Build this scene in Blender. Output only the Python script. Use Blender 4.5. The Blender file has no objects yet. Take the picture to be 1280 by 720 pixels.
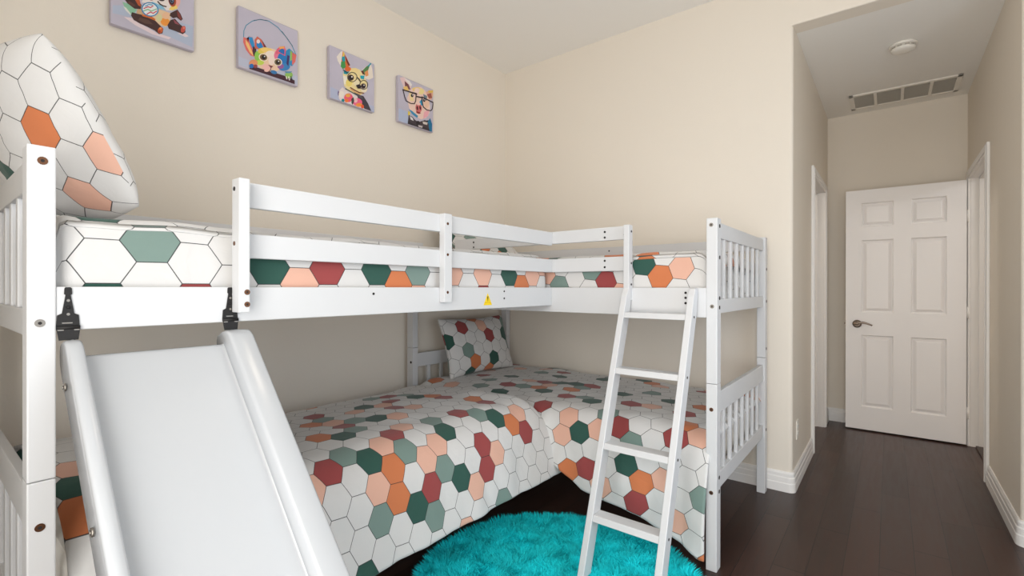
import bpy, bmesh, math, random
import numpy as np
from mathutils import Vector, Matrix, noise
random.seed(7)
SC = bpy.context.scene
COL = SC.collection
PI = math.pi

# ------------------------------------------------------------------ materials
def lin(h):
    if isinstance(h, int):
        h = ((h >> 16) & 255, (h >> 8) & 255, h & 255)
    return tuple(((c/255)/12.92 if c/255 <= .04045 else ((c/255+.055)/1.055)**2.4) for c in h) + (1.0,)

def new_mat(name):
    m = bpy.data.materials.new(name); m.use_nodes = True
    nt = m.node_tree
    return m, nt, nt.nodes['Principled BSDF']

def simple(name, col, rough=.5, metal=0., bump=0., bscale=200., var=0., vscale=6., coat=0., spec=None):
    m, nt, b = new_mat(name)
    b.inputs['Base Color'].default_value = lin(col)
    b.inputs['Roughness'].default_value = rough
    b.inputs['Metallic'].default_value = metal
    if coat: b.inputs['Coat Weight'].default_value = coat; b.inputs['Coat Roughness'].default_value = .12
    if spec is not None: b.inputs['Specular IOR Level'].default_value = spec
    tc = nt.nodes.new('ShaderNodeTexCoord')
    if bump:
        n = nt.nodes.new('ShaderNodeTexNoise'); n.inputs['Scale'].default_value = bscale; n.inputs['Detail'].default_value = 3
        bp = nt.nodes.new('ShaderNodeBump'); bp.inputs['Strength'].default_value = bump; bp.inputs['Distance'].default_value = .002
        nt.links.new(tc.outputs['Object'], n.inputs['Vector'])
        nt.links.new(n.outputs['Fac'], bp.inputs['Height']); nt.links.new(bp.outputs['Normal'], b.inputs['Normal'])
    if var:
        n = nt.nodes.new('ShaderNodeTexNoise'); n.inputs['Scale'].default_value = vscale; n.inputs['Detail'].default_value = 4
        r = nt.nodes.new('ShaderNodeValToRGB')
        c = lin(col)
        r.color_ramp.elements[0].color = tuple(x*(1-var) for x in c[:3])+(1,)
        r.color_ramp.elements[1].color = tuple(min(1, x*(1+var)) for x in c[:3])+(1,)
        r.color_ramp.elements[0].position = .3; r.color_ramp.elements[1].position = .7
        nt.links.new(tc.outputs['Object'], n.inputs['Vector']); nt.links.new(n.outputs['Fac'], r.inputs['Fac'])
        nt.links.new(r.outputs['Color'], b.inputs['Base Color'])
    return m

class G:
    """tiny expression builder over math nodes"""
    def __init__(s, nt): s.nt = nt
    def op(s, o, a, b=None):
        n = s.nt.nodes.new('ShaderNodeMath'); n.operation = o
        for i, v in enumerate((a, b)):
            if v is None: continue
            if isinstance(v, (int, float)): n.inputs[i].default_value = v
            else: s.nt.links.new(v, n.inputs[i])
        return n.outputs[0]
    def add(s, a, b): return s.op('ADD', a, b)
    def sub(s, a, b): return s.op('SUBTRACT', a, b)
    def mul(s, a, b): return s.op('MULTIPLY', a, b)
    def mix(s, f, a, b):  # colours
        n = s.nt.nodes.new('ShaderNodeMix'); n.data_type = 'RGBA'
        for i, v in ((0, f), (6, a), (7, b)):
            if isinstance(v, (int, float)): n.inputs[i].default_value = v
            elif isinstance(v, tuple): n.inputs[i].default_value = v
            else: s.nt.links.new(v, n.inputs[i])
        return n.outputs[2]
    def mixf(s, f, a, b):
        return s.add(a, s.mul(f, s.sub(b, a)))

HEXC = {'w': lin((210, 209, 208)), 'g': lin((38, 80, 70)), 's': lin((116, 138, 131)), 'r': lin((148, 64, 64)), 'o': lin((198, 116, 72)), 'p': lin((219, 172, 152))}
HEXW = .105
def hex_mat(name, tables, flat_top=False, w=HEXW, seed=1, fill=.36):
    """hexagon print on UVs in metres; tables = {row: {col: letter}} for the cells that matter, the rest is a repeatable scatter"""
    m, nt, b = new_mat(name); g = G(nt)
    b.inputs['Roughness'].default_value = .85
    b.inputs['Sheen Weight'].default_value = .15
    uv = nt.nodes.new('ShaderNodeUVMap'); uv.uv_map = 'UVMap'
    sp = nt.nodes.new('ShaderNodeSeparateXYZ'); nt.links.new(uv.outputs[0], sp.inputs[0])
    U, V = (sp.outputs[1], sp.outputs[0]) if flat_top else (sp.outputs[0], sp.outputs[1])
    ma = tables['m']
    U, V = (g.add(g.add(g.mul(U, ma[0]), g.mul(V, ma[1])), ma[2]), g.add(g.add(g.mul(U, ma[3]), g.mul(V, ma[4])), ma[5]))
    r = w*math.sqrt(3)
    def cell(u, v):
        cu = g.op('ROUND', g.mul(u, 1/w)); cv = g.op('ROUND', g.mul(v, 1/r))
        return cu, cv, g.sub(u, g.mul(cu, w)), g.sub(v, g.mul(cv, r))
    au, av, apx, apy = cell(U, V)
    bu, bv, bpx, bpy = cell(g.sub(U, w/2), g.sub(V, r/2))
    da = g.add(g.mul(apx, apx), g.mul(apy, apy)); db = g.add(g.mul(bpx, bpx), g.mul(bpy, bpy))
    f = g.op('LESS_THAN', db, da)
    px = g.op('ABSOLUTE', g.mixf(f, apx, bpx)); py = g.op('ABSOLUTE', g.mixf(f, apy, bpy))
    col = g.mixf(f, au, bu); row = g.mixf(f, g.mul(av, 2), g.add(g.mul(bv, 2), 1))
    d = g.op('MAXIMUM', px, g.add(g.mul(px, .5), g.mul(py, math.sqrt(3)/2)))
    line = g.op('GREATER_THAN', d, w/2-.0012)
    rnd = random.Random(seed)
    rows = tables['rows']; c0, c1 = tables['cols']; n = c1-c0+1
    tcol = g.mul(g.add(g.sub(col, c0), .5), 1/n)
    known = tables['cells']
    cur = HEXC['w']
    kr = [k[0] for k in known] or [99]; kc = [k[1] for k in known] or [99]
    inside = lambda r_, c_: max(min(kr), tables.get('in', -99)) <= r_ <= max(kr) and min(kc) <= c_ <= max(kc)
    for rr in range(rows[0], rows[1]+1):
        seq = []
        for cc in range(c0, c1+1):
            k = known.get((rr, cc))
            if k is None:
                k = rnd.choice('gsropp') if rnd.random() < (.05 if inside(rr, cc) else tables.get('fill', fill)) else 'w'
            seq.append(k)
        rp = nt.nodes.new('ShaderNodeValToRGB'); cr = rp.color_ramp; cr.interpolation = 'CONSTANT'
        cr.elements[0].color = HEXC[seq[0]]; cr.elements[0].position = 0
        cr.elements.remove(cr.elements[1])
        for i in range(1, n):
            if seq[i] != seq[i-1]:
                e = cr.elements.new(i/n); e.color = HEXC[seq[i]]
        nt.links.new(tcol, rp.inputs['Fac'])
        sel = g.op('LESS_THAN', g.op('ABSOLUTE', g.sub(row, rr)), .5)
        cur = g.mix(sel, cur, rp.outputs['Color'])
    cur = g.mix(g.mul(line, .9), cur, lin((38, 40, 42)))
    nt.links.new(cur, b.inputs['Base Color'])
    tc = nt.nodes.new('ShaderNodeTexCoord')
    nz = nt.nodes.new('ShaderNodeTexNoise'); nz.inputs['Scale'].default_value = 9; nz.inputs['Detail'].default_value = 5; nz.inputs['Distortion'].default_value = .8
    bp = nt.nodes.new('ShaderNodeBump'); bp.inputs['Strength'].default_value = .35; bp.inputs['Distance'].default_value = .012
    nt.links.new(tc.outputs['Object'], nz.inputs['Vector']); nt.links.new(nz.outputs['Fac'], bp.inputs['Height'])
    nt.links.new(bp.outputs['Normal'], b.inputs['Normal'])
    return m

def floor_mat():
    m, nt, b = new_mat('dark_hardwood'); g = G(nt)
    tc = nt.nodes.new('ShaderNodeTexCoord'); sp = nt.nodes.new('ShaderNodeSeparateXYZ'); nt.links.new(tc.outputs['Object'], sp.inputs[0])
    x, y = sp.outputs[0], sp.outputs[1]
    pw = .1227
    t = g.mul(g.add(y, 2.3224+40*pw), 1/pw)
    row = g.op('FLOOR', t); fr = g.op('FRACT', t)
    wn = nt.nodes.new('ShaderNodeTexWhiteNoise'); wn.noise_dimensions = '1D'; nt.links.new(row, wn.inputs['W'])
    u = g.add(g.mul(g.add(x, 20), 1/.95), g.mul(wn.outputs['Value'], 7.3))
    seg = g.op('FLOOR', u); fu = g.op('FRACT', u)
    cb = nt.nodes.new('ShaderNodeCombineXYZ'); nt.links.new(row, cb.inputs[0]); nt.links.new(seg, cb.inputs[1])
    w2 = nt.nodes.new('ShaderNodeTexWhiteNoise'); w2.noise_dimensions = '3D'; nt.links.new(cb.outputs[0], w2.inputs['Vector'])
    mp = nt.nodes.new('ShaderNodeMapping'); mp.inputs['Scale'].default_value = (1.6, 22, 1); nt.links.new(tc.outputs['Object'], mp.inputs['Vector'])
    nz = nt.nodes.new('ShaderNodeTexNoise'); nz.inputs['Scale'].default_value = 2.2; nz.inputs['Detail'].default_value = 7; nz.inputs['Distortion'].default_value = .6
    nt.links.new(mp.outputs[0], nz.inputs['Vector'])
    val = g.add(g.mul(w2.outputs['Value'], .26), g.mul(nz.outputs['Fac'], .75))
    rp = nt.nodes.new('ShaderNodeValToRGB')
    rp.color_ramp.elements[0].color = lin((44, 28, 23)); rp.color_ramp.elements[0].position = .2
    rp.color_ramp.elements[1].color = lin((76, 51, 43)); rp.color_ramp.elements[1].position = .95
    nt.links.new(val, rp.inputs['Fac'])
    seam = g.op('MAXIMUM', g.op('GREATER_THAN', g.op('ABSOLUTE', g.sub(fr, .5)), .4868), g.op('GREATER_THAN', g.op('ABSOLUTE', g.sub(fu, .5)), .4968))
    nt.links.new(g.mix(g.mul(seam, .9), rp.outputs['Color'], lin((18, 10, 9))), b.inputs['Base Color'])
    b.inputs['Roughness'].default_value = .34; b.inputs['Specular IOR Level'].default_value = .38
    nt.links.new(g.add(g.mul(nz.outputs['Fac'], .2), .24), b.inputs['Roughness'])
    bp = nt.nodes.new('ShaderNodeBump'); bp.inputs['Strength'].default_value = .25; bp.inputs['Distance'].default_value = .002
    nt.links.new(g.sub(nz.outputs['Fac'], seam), bp.inputs['Height']); nt.links.new(bp.outputs['Normal'], b.inputs['Normal'])
    return m

M_WALL = simple('beige_wall_paint', (231, 223, 211), .9, bump=.25, bscale=160)
M_CEIL = simple('ceiling_paint', (240, 238, 234), .95, bump=.3, bscale=120)
M_TRIM = simple('white_trim_paint', (238, 236, 234), .45)
M_DOOR = simple('white_door_paint', (240, 238, 238), .42, bump=.06, bscale=60)
M_BED = simple('white_lacquered_pine', (209, 210, 212), .42, bump=.08, bscale=40)
M_SLIDE = simple('white_moulded_plastic', (181, 184, 188), .22, coat=.3)
M_FLOOR = floor_mat()
M_BLACK = simple('black_coated_iron', (15, 12, 12), .6, bump=.1, bscale=300)
M_BRONZE = simple('bronze_bolt', (109, 74, 53), .4, .8)
M_STEEL = simple('steel_bolt', (141, 135, 128), .4, .9)
M_HOLE = simple('dark_hole', (42, 38, 37), .9)
M_NICKEL = simple('satin_nickel', (140, 126, 114), .32, .9)
M_YELLOW = simple('yellow_sticker', (240, 207, 18), .5)
M_INK = simple('black_ink', (42, 35, 12), .6)
M_PLATE = simple('white_plate', (236, 232, 224), .4)
M_RUG = simple('turquoise_pile', (0, 222, 230), .8, var=.22, vscale=9)
M_RUGB = simple('turquoise_backing', (7, 127, 136), .9)
M_MATT = simple('white_mattress_cloth', (233, 230, 224), .9, bump=.2, bscale=90)
M_CANVAS = simple('lavender_canvas', (192, 186, 201), .85, var=.07, vscale=4, bump=.15, bscale=500)
M_DARK = simple('vent_dark', (176, 169, 160), .9)
M_CARPET = simple('beige_carpet', (185, 166, 142), .95, bump=.5, bscale=400)

# ------------------------------------------------------------------ objects
ORG = {}
def wloc(o):
    return ORG.get(o.name, Vector((0, 0, 0)))
def link_mesh(name, me, mats, parent=None, smooth=False, origin=None):
    """link a mesh given in world coordinates as ONE object with its origin at its middle"""
    o = bpy.data.objects.new(name, me); COL.objects.link(o)
    for m in (mats if isinstance(mats, (list, tuple)) else [mats]): me.materials.append(m)
    n = len(me.vertices); co = np.empty(n*3, 'f'); me.vertices.foreach_get('co', co); co = co.reshape(-1, 3)
    c = Vector(((co[:, 0].min()+co[:, 0].max())/2, (co[:, 1].min()+co[:, 1].max())/2, co[:, 2].min())) if origin is None else Vector(origin)
    co -= np.array(c, 'f'); me.vertices.foreach_set('co', co.ravel()); me.update()
    if smooth: me.polygons.foreach_set('use_smooth', [True]*len(me.polygons))
    ORG[o.name] = c
    if parent is not None:
        o.parent = parent; o.location = c - wloc(parent)
    else: o.location = c
    return o
def empty(name, loc, label, cat, group=None):
    o = bpy.data.objects.new(name, None); COL.objects.link(o); o.location = loc; o.empty_display_size = .1
    ORG[o.name] = Vector(loc)
    return tag(o, label, cat, group)
def tag(o, label, cat, group=None, kind=None):
    o['label'] = label; o['category'] = cat
    if group: o['group'] = group
    if kind: o['kind'] = kind
    return o
def struct(o, label=None):
    o['kind'] = 'structure'
    if label: o['label'] = label
    return o

class MB:
    def __init__(s): s.bm = bmesh.new(); s.mi = 0
    def _fin(s, geom_faces):
        for f in geom_faces: f.material_index = s.mi
        return s
    def box(s, lo, hi, bev=0.):
        lo = Vector(lo); hi = Vector(hi)
        lo, hi = Vector(map(min, lo, hi)), Vector(map(max, lo, hi))
        b = bmesh.new(); bmesh.ops.create_cube(b, size=1)
        for v in b.verts: v.co = Vector(((lo[i]+hi[i])/2 + v.co[i]*(hi[i]-lo[i]) for i in range(3)))
        if bev: bmesh.ops.bevel(b, geom=b.edges[:], offset=bev, segments=2, affect='EDGES', profile=.6)
        return s.merge(b)
    def merge(s, b, mat=None):
        if mat is not None: b.transform(mat)
        bmesh.ops.recalc_face_normals(b, faces=b.faces[:])
        vs = [s.bm.verts.new(v.co) for v in b.verts]
        b.verts.index_update()
        for f in b.faces:
            try:
                nf = s.bm.faces.new([vs[v.index] for v in f.verts]); nf.material_index = s.mi; nf.smooth = f.smooth
            except ValueError: pass
        b.free(); return s
    def cyl(s, p0, p1, r, seg=16, r2=None, smooth=True):
        p0 = Vector(p0); p1 = Vector(p1); d = p1-p0
        b = bmesh.new(); bmesh.ops.create_cone(b, cap_ends=True, segments=seg, radius1=r, radius2=r if r2 is None else r2, depth=d.length)
        for f in b.faces: f.smooth = smooth and len(f.verts) == 4
        M = Matrix.Translation((p0+p1)/2) @ d.to_track_quat('Z', 'Y').to_matrix().to_4x4()
        return s.merge(b, M)
    def sphere(s, c, rad, seg=16):
        b = bmesh.new(); bmesh.ops.create_uvsphere(b, u_segments=seg, v_segments=seg//2, radius=1)
        for f in b.faces: f.smooth = True
        R = rad if isinstance(rad, (tuple, list)) else (rad,)*3
        return s.merge(b, Matrix.Translation(c) @ Matrix.Diagonal((*R, 1)))
    def prism(s, pts, ext):
        """closed polygon of 3-D points pushed along vector ext"""
        b = bmesh.new(); ext = Vector(ext)
        a = [b.verts.new(p) for p in pts]; c = [b.verts.new(Vector(p)+ext) for p in pts]
        b.faces.new(a); b.faces.new(c[::-1])
        for i in range(len(a)):
            j = (i+1) % len(a); b.faces.new((a[i], a[j], c[j], c[i]))
        return s.merge(b)
    def lathe(s, prof, c, seg=32, up=1):
        b = bmesh.new(); rings = []
        for r, z in prof:
            rings.append([b.verts.new((c[0]+r*math.cos(2*PI*k/seg), c[1]+r*math.sin(2*PI*k/seg), c[2]+up*z)) for k in range(seg)])
        for a, d in zip(rings, rings[1:]):
            for k in range(seg):
                f = b.faces.new((a[k], a[(k+1) % seg], d[(k+1) % seg], d[k])); f.smooth = True
        b.faces.new(rings[0]); b.faces.new(rings[-1])
        return s.merge(b)
    def tube(s, pts, r, seg=10):
        pts = [Vector(p) for p in pts]
        rr = r if isinstance(r, list) else [r]*len(pts)
        b = bmesh.new(); rings = []
        for i, p in enumerate(pts):
            t = (pts[min(i+1, len(pts)-1)]-pts[max(i-1, 0)]).normalized()
            q = t.to_track_quat('Z', 'Y')
            rings.append([b.verts.new(p + q @ Vector((rr[i]*math.cos(2*PI*k/seg), rr[i]*math.sin(2*PI*k/seg), 0))) for k in range(seg)])
        for a, d in zip(rings, rings[1:]):
            for k in range(seg):
                f = b.faces.new((a[k], a[(k+1) % seg], d[(k+1) % seg], d[k])); f.smooth = True
        b.faces.new(rings[0][::-1]); b.faces.new(rings[-1])
        return s.merge(b)
    def obj(s, name, mats, parent=None, smooth=False):
        me = bpy.data.meshes.new(name); s.bm.to_mesh(me); s.bm.free()
        return link_mesh(name, me, mats, parent, smooth)
def box_obj(name, lo, hi, mat, parent=None, bev=.003):
    return MB().box(lo, hi, bev).obj(name, mat, parent)

# ------------------------------------------------------------------ room
HC, HH = 3.07, 2.76          # ceilings of the room and of the hall
YO, YO2, XD = -2.186, -3.122, 2.004   # hall opening, far wall of the hall
RX, RY = -3.75, -3.75        # left and back walls behind the camera
WT = .12
struct(MB().box((RX-WT, RY-WT, -.1), (XD+WT, .12, 0)).obj('floor', M_FLOOR))
struct(MB().box((RX-WT, RY-WT, HC), (WT, .12, HC+.1)).obj('ceiling', M_CEIL))
struct(MB().box((WT, YO2-WT, HH), (XD+WT, YO+WT, HH+.1)).obj('ceiling_hall', M_CEIL))
struct(MB().box((RX-WT, 0, 0), (WT, .12, HC)).obj('wall_back', M_WALL))

def arc(c, r, a0, a1, n=6):
    return [(c[0]+r*math.cos(math.radians(a0+(a1-a0)*k/n)), c[1]+r*math.sin(math.radians(a0+(a1-a0)*k/n))) for k in range(n+1)]
BR = .022
pl = [(0, 0)] + arc((BR, YO+BR), BR, 180, 270) + [(WT, YO), (WT, 0)]
mb = MB().prism([(x, y, 0) for x, y in pl], (0, 0, HH)).box((0, YO, HH), (WT, 0, HC))
struct(mb.obj('wall_right', M_WALL))
pl = [(WT, YO2)] + arc((BR, YO2-BR), BR, 90, 180) + [(0, RY), (WT, RY)]
mb = MB().prism([(x, y, 0) for x, y in pl], (0, 0, HH)).box((0, RY, HH), (WT, YO2, HC))
struct(mb.obj('wall_right_return', M_WALL))
# header over the hall opening, lower front edge rounded
pl = [(0, HC), (0, HH+.008)] + [(x, z) for x, z in arc((.008, HH+.008), .008, 180, 270)] + [(WT, HH), (WT, HC)]
struct(MB().prism([(x, YO, z) for x, z in pl], (0, YO2-YO, 0)).obj('wall_header', M_WALL))
# hall walls with their doorways
LX0, LX1, LZ = .915, 1.695, 2.035     # left doorway
RX0, RX1, RZ = .975, 1.80, 2.05       # right doorway
mb = MB().box((WT, YO, 0), (LX0-.02, YO+WT, HH)).box((LX1+.02, YO, 0), (XD, YO+WT, HH)).box((LX0-.02, YO, LZ+.02), (LX1+.02, YO+WT, HH))
struct(mb.obj('wall_hall_left', M_WALL))
mb = MB().box((WT, YO2-WT, 0), (RX0-.02, YO2, HH)).box((RX1+.02, YO2-WT, 0), (XD, YO2, HH)).box((RX0-.02, YO2-WT, RZ+.02), (RX1+.02, YO2, HH))
struct(mb.obj('wall_hall_right', M_WALL))
struct(MB().box((XD, YO2-WT, 0), (XD+WT, YO+WT, HH)).obj('wall_hall_end', M_WALL))
# walls behind the camera: a front window, plus an added unseen one at left
WX0, WX1, WZ0, WZ1 = -2.9, -1.0, .22, 2.30  # sills of both windows set low so fill light reaches under the bunks
mb = MB().box((RX-WT, RY-WT, 0), (WX0, RY, HC)).box((WX1, RY-WT, 0), (0, RY, HC)).box((WX0, RY-WT, 0), (WX1, RY, WZ0)).box((WX0, RY-WT, WZ1), (WX1, RY, HC))
struct(mb.obj('wall_front', M_WALL))
VY0, VY1 = -3.4, -1.8
mb = MB().box((RX-WT, RY, 0), (RX, VY0, HC)).box((RX-WT, VY1, 0), (RX, 0, HC)).box((RX-WT, VY0, 0), (RX, VY1, WZ0)).box((RX-WT, VY0, WZ1), (RX, VY1, HC))
struct(mb.obj('wall_left', M_WALL))
def window(name, a0, a1, fixed, axis):
    def P(a, d, z): return (a, fixed+d, z) if axis == 'x' else (fixed+d, a, z)
    mb = MB(); t = .045
    for (p, q) in (((a0, WZ0), (a0+t, WZ1)), ((a1-t, WZ0), (a1, WZ1)), ((a0, WZ0), (a1, WZ0+t)), ((a0, WZ1-t), (a1, WZ1)), (((a0+a1)/2-t/2, WZ0), ((a0+a1)/2+t/2, WZ1))):
        mb.box(P(p[0], -.075, p[1]), P(q[0], -.03, q[1]), .004)
    mb.box(P(a0-.03, -.03, WZ0-.025), P(a1+.03, .03, WZ0), .004)
    return struct(mb.obj(name, M_TRIM))
window('window_1', WX0, WX1, RY, 'x')
window('fill_window', VY0, VY1, RX, 'y')  # added unseen window, lets in light for the surfaces facing left

def baseboard(name, path, h=.118):
    """stepped skirting swept along a plan path; the room lies on the left of the path"""
    prof = [(0, 0), (.017, 0), (.017, h*.42), (.0145, h*.46), (.0145, h*.70), (.011, h*.75), (.011, h*.9), (.006, h), (0, h)]
    pts = [Vector((p[0], p[1], 0)) for p in path]
    b = bmesh.new(); rings = []
    for i, p in enumerate(pts):
        d0 = (pts[i]-pts[i-1]).normalized() if i else (pts[1]-pts[0]).normalized()
        d1 = (pts[i+1]-pts[i]).normalized() if i < len(pts)-1 else d0
        n0 = Vector((-d0.y, d0.x, 0)); n1 = Vector((-d1.y, d1.x, 0)); n = (n0+n1).normalized(); k = 1/max(.3, n.dot(n0))
        rings.append([b.verts.new(p + n*o*k + Vector((0, 0, z))) for o, z in prof])
    for a, c in zip(rings, rings[1:]):
        for k in range(len(prof)-1): b.faces.new((a[k], a[k+1], c[k+1], c[k]))
    b.faces.new(rings[0]); b.faces.new(rings[-1][::-1])
    mb = MB(); mb.merge(b)
    return struct(mb.obj(name, M_TRIM))
baseboard('baseboard_back', [(0, 0), (RX, 0)])
baseboard('baseboard_right', [(LX0-.075, YO)] + arc((BR, YO+BR), BR, 270, 180) + [(0, -.018)])
baseboard('baseboard_hall_end', [(XD, YO2), (XD, YO)])
baseboard('baseboard_hall_left', [(XD-.018, YO), (LX1+.075, YO)])
baseboard('baseboard_hall_right', [(0, RY+.02)] + arc((BR, YO2-BR), BR, 180, 90) + [(RX0-.08, YO2)])

def casing(name, x0, x1, z1, y, s, w=.068):
    """flat moulded casing on the hall face plus the jamb lining; s=+1 when the wall body lies at +y"""
    mb = MB(); t = .016
    for lo, hi in (((x0-w, 0), (x0, z1+w)), ((x1, 0), (x1+w, z1+w)), ((x0, z1), (x1, z1+w))):
        mb.box((lo[0], y-s*t, lo[1]), (hi[0], y, hi[1]), .004)
        e0, e1 = (.02, .014) if lo[0] >= x1 else (.014, .02)
        if lo[1]: mb.box((lo[0]-.02, y-s*(t+.005), lo[1]+.02), (hi[0]+.02, y-s*t+.001, hi[1]-.014), .002)
        else: mb.box((lo[0]+e0, y-s*(t+.005), lo[1]), (hi[0]-e1, y-s*t+.001, hi[1]-.014), .002)
    for lo, hi in (((x0-.02, 0), (x0, z1)), ((x1, 0), (x1+.02, z1)), ((x0-.02, z1), (x1+.02, z1+.02))):
        mb.box((lo[0], y, lo[1]), (hi[0], y+s*WT, hi[1]))
    # door stop
    for lo, hi in (((x0, 0), (x0+.011, z1)), ((x1-.011, 0), (x1, z1)), ((x0, z1-.011), (x1, z1))):
        mb.box((lo[0], y+s*.045, lo[1]), (hi[0], y+s*.08, hi[1]), .002)
    return struct(mb.obj(name, M_TRIM))
casing('trim_1', LX0, LX1, LZ, YO, 1)
casing('trim_2', RX0, RX1, RZ, YO2, -1)

# rooms that the two doorways open to (shells only)
def shell(name, x0, x1, y0, y1, open_y):
    mb = MB()
    mb.box((x0-.1, y0, 0), (x0, y1, 2.7)).box((x1, y0, 0), (x1+.1, y1, 2.7)).box((x0, y0, 2.6), (x1, y1, 2.7))
    yy = y1 if open_y == 'lo' else y0
    mb.box((x0-.1, yy-.1 if open_y == 'hi' else yy, 0), (x1+.1, yy if open_y == 'hi' else yy+.1, 2.7))
    return struct(mb.obj(name, M_WALL))
shell('wall_side_room_left', .3, 2.4, YO+WT, YO+WT+1.9, 'lo')
shell('wall_side_room_right', .3, 2.4, YO2-WT-1.9, YO2-WT, 'hi')
struct(MB().box((.2, YO+WT, -.1), (2.5, YO+WT+2, -.001)).obj('floor_side_room_left', M_FLOOR))
struct(MB().box((.2, YO2-WT-2, -.1), (2.5, YO2-WT, .004)).obj('floor_side_room_right', M_CARPET))
struct(box_obj('trim_3', (RX0, YO2-.075, 0), (RX1, YO2-.03, .012), simple('dark_threshold', (58, 42, 37), .4), bev=.003))

# hall door, swung open in front of the end wall
def make_door():
    y0, y1, z0, z1, xf = -3.098, -2.338, .012, 2.040, 1.79
    cols = [(-2.987, -2.771), (-2.661, -2.4475)]; rowz = [(.205, .812), (1.003, 1.615), (1.728, 1.930)]
    ys = sorted({y0, y1, *[v for c in cols for v in c]}); zs = sorted({z0, z1, *[v for r in rowz for v in r]})
    b = bmesh.new(); g = [[b.verts.new((xf, y, z)) for z in zs] for y in ys]
    pan = []
    for i in range(len(ys)-1):
        for j in range(len(zs)-1):
            f = b.faces.new((g[i][j], g[i][j+1], g[i+1][j+1], g[i+1][j]))
            if (ys[i], ys[i+1]) in cols and (zs[j], zs[j+1]) in rowz: pan.append(f)
    b.normal_update(); b.faces.ensure_lookup_table()
    if b.faces[0].normal.x > 0: bmesh.ops.reverse_faces(b, faces=b.faces[:])
    b.normal_update()
    bmesh.ops.inset_individual(b, faces=pan, thickness=.012, depth=-.015)
    bmesh.ops.inset_individual(b, faces=pan, thickness=.008, depth=0)
    bmesh.ops.inset_individual(b, faces=pan, thickness=.030, depth=.011)
    # back and sides
    c = [(y0, z0), (y1, z0), (y1, z1), (y0, z1)]
    bk = [b.verts.new((xf+.035, y, z)) for y, z in c]; fr = [b.verts.new((xf, y, z)) for y, z in c]
    b.faces.new(bk)
    for i in range(4): b.faces.new((fr[i], fr[(i+1) % 4], bk[(i+1) % 4], bk[i]))
    mb = MB(); mb.merge(b)
    d = struct(mb.obj('door_1', M_DOOR))
    hy, hz = -2.418, .905
    h = MB(); h.cyl((xf, hy, hz), (xf-.008, hy, hz), .033, 28).cyl((xf-.008, hy, hz), (xf-.016, hy, hz), .033, 28, r2=.019).cyl((xf-.01, hy, hz), (xf-.05, hy, hz), .011, 16)
    pts = []
    for k in range(9):
        t = k/8; pts.append((xf-.05+.004*math.sin(t*PI), hy-.105*t, hz+.006+.010*math.sin(t*PI*1.2)-.008*t))
    h.tube(pts, [.009-.003*abs(k-3)/5 for k in range(9)]).sphere((xf-.05, hy, hz+.003), (.014, .017, .017))
    h.cyl((xf+.035, hy, hz), (xf+.05, hy, hz), .033, 28).cyl((xf+.05, hy, hz), (xf+.085, hy, hz), .011).tube([(xf+.085, p[1], p[2]) for p in pts], [.009-.003*abs(k-3)/5 for k in range(9)])
    h.box((xf+.006, y1, hz-.028), (xf+.029, y1+.002, hz+.028)).box((xf+.012, y1, hz-.008), (xf+.023, y1+.011, hz+.008), .003)
    h.obj('lever_handle', M_NICKEL, d)['label'] = 'satin nickel lever handle'
    for z in (1.765, 1.022, .254):
        m = MB().cyl((xf+.004, y0-.008, z-.045), (xf+.004, y0-.008, z+.045), .006, 10)
        m.box((xf+.004, y0-.022, z-.045), (xf+.006, y0+.001, z+.045)).box((xf+.004, y0-.001, z-.045), (xf+.03, y0, z+.045))
        m.obj('hinge', M_TRIM, d)
    return d
make_door()

# ------------------------------------------------------------------ bunk bed
YA, XA, XB, YB = -1.230, -3.0885, -1.114, -2.0625
XR, YAR, YH = -.058, -.176, -.043      # rear of bed B, rear of bed A, head of bed B
HP = 1.508
bed = empty('bunk_bed', ((XA+XR)/2, -1.0, 0), 'white wooden L-shaped corner bunk bed with slatted headboards and guard rails', 'bunk bed')
PT, PD = .045, .058
def disc(p, n, r, mat, name, parent, ring=None):
    p = Vector(p); n = Vector(n)
    mb = MB(); mb.cyl(p-n*.004, p+n*.0012, r, 14)
    mats = [mat]
    if ring: mats.append(M_HOLE); mb.mi = 1; mb.cyl(p, p+n*.0016, r*.42, 6)
    return mb.obj(name, mats, parent)
def post(x0, x1, y0, y1, bolts):
    o = MB().box((x0, y0, 0), (x1, y1, .7985), .003).box((x0, y0, .80), (x1, y1, HP), .003).obj('post', M_BED, bed)
    for p, n, m in bolts: disc(p, n, .0085, m, 'bolt', o, ring=True)
    return o
yb = (0, -1, 0); xb = (-1, 0, 0)
post(XA, XA+PT, YA, YA+PD, [((XA+.024, YA, 1.476), yb, M_BRONZE), ((XA+.020, YA, 1.133), yb, M_STEEL), ((XA+.020, YA, .702), yb, M_BRONZE), ((XA+.020, YA, .36), yb, M_BRONZE)])
post(XA, XA+PT, YAR-PD, YAR, [])
post(XB, XB+PD, YB, YB+PT, [((XB, YB+.025, 1.4785), xb, M_STEEL), ((XB, YB+.021, 1.130), xb, M_STEEL), ((XB, YB+.023, .690), xb, M_BRONZE), ((XB, YB+.023, .335), xb, M_BRONZE),
     ((XB+.035, YB, 1.475), yb, M_HOLE), ((XB+.035, YB, 1.34), yb, M_HOLE), ((XB+.035, YB, 1.165), yb, M_HOLE), ((XB+.035, YB, 1.125), yb, M_HOLE), ((XB+.035, YB, .395), yb, M_HOLE), ((XB+.035, YB, .335), yb, M_HOLE)])
post(XR-PD, XR, YB, YB+PT, [((XR-.025, YB, 1.32), yb, M_HOLE), ((XR-.025, YB, 1.13), yb, M_HOLE), ((XR-.025, YB, .85), yb, M_HOLE), ((XR-.025, YB, .37), yb, M_HOLE)])
post(XB, XB+PT, YH-PD, YH, [((XB, YH-.04, .70), xb, M_HOLE)])
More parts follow.
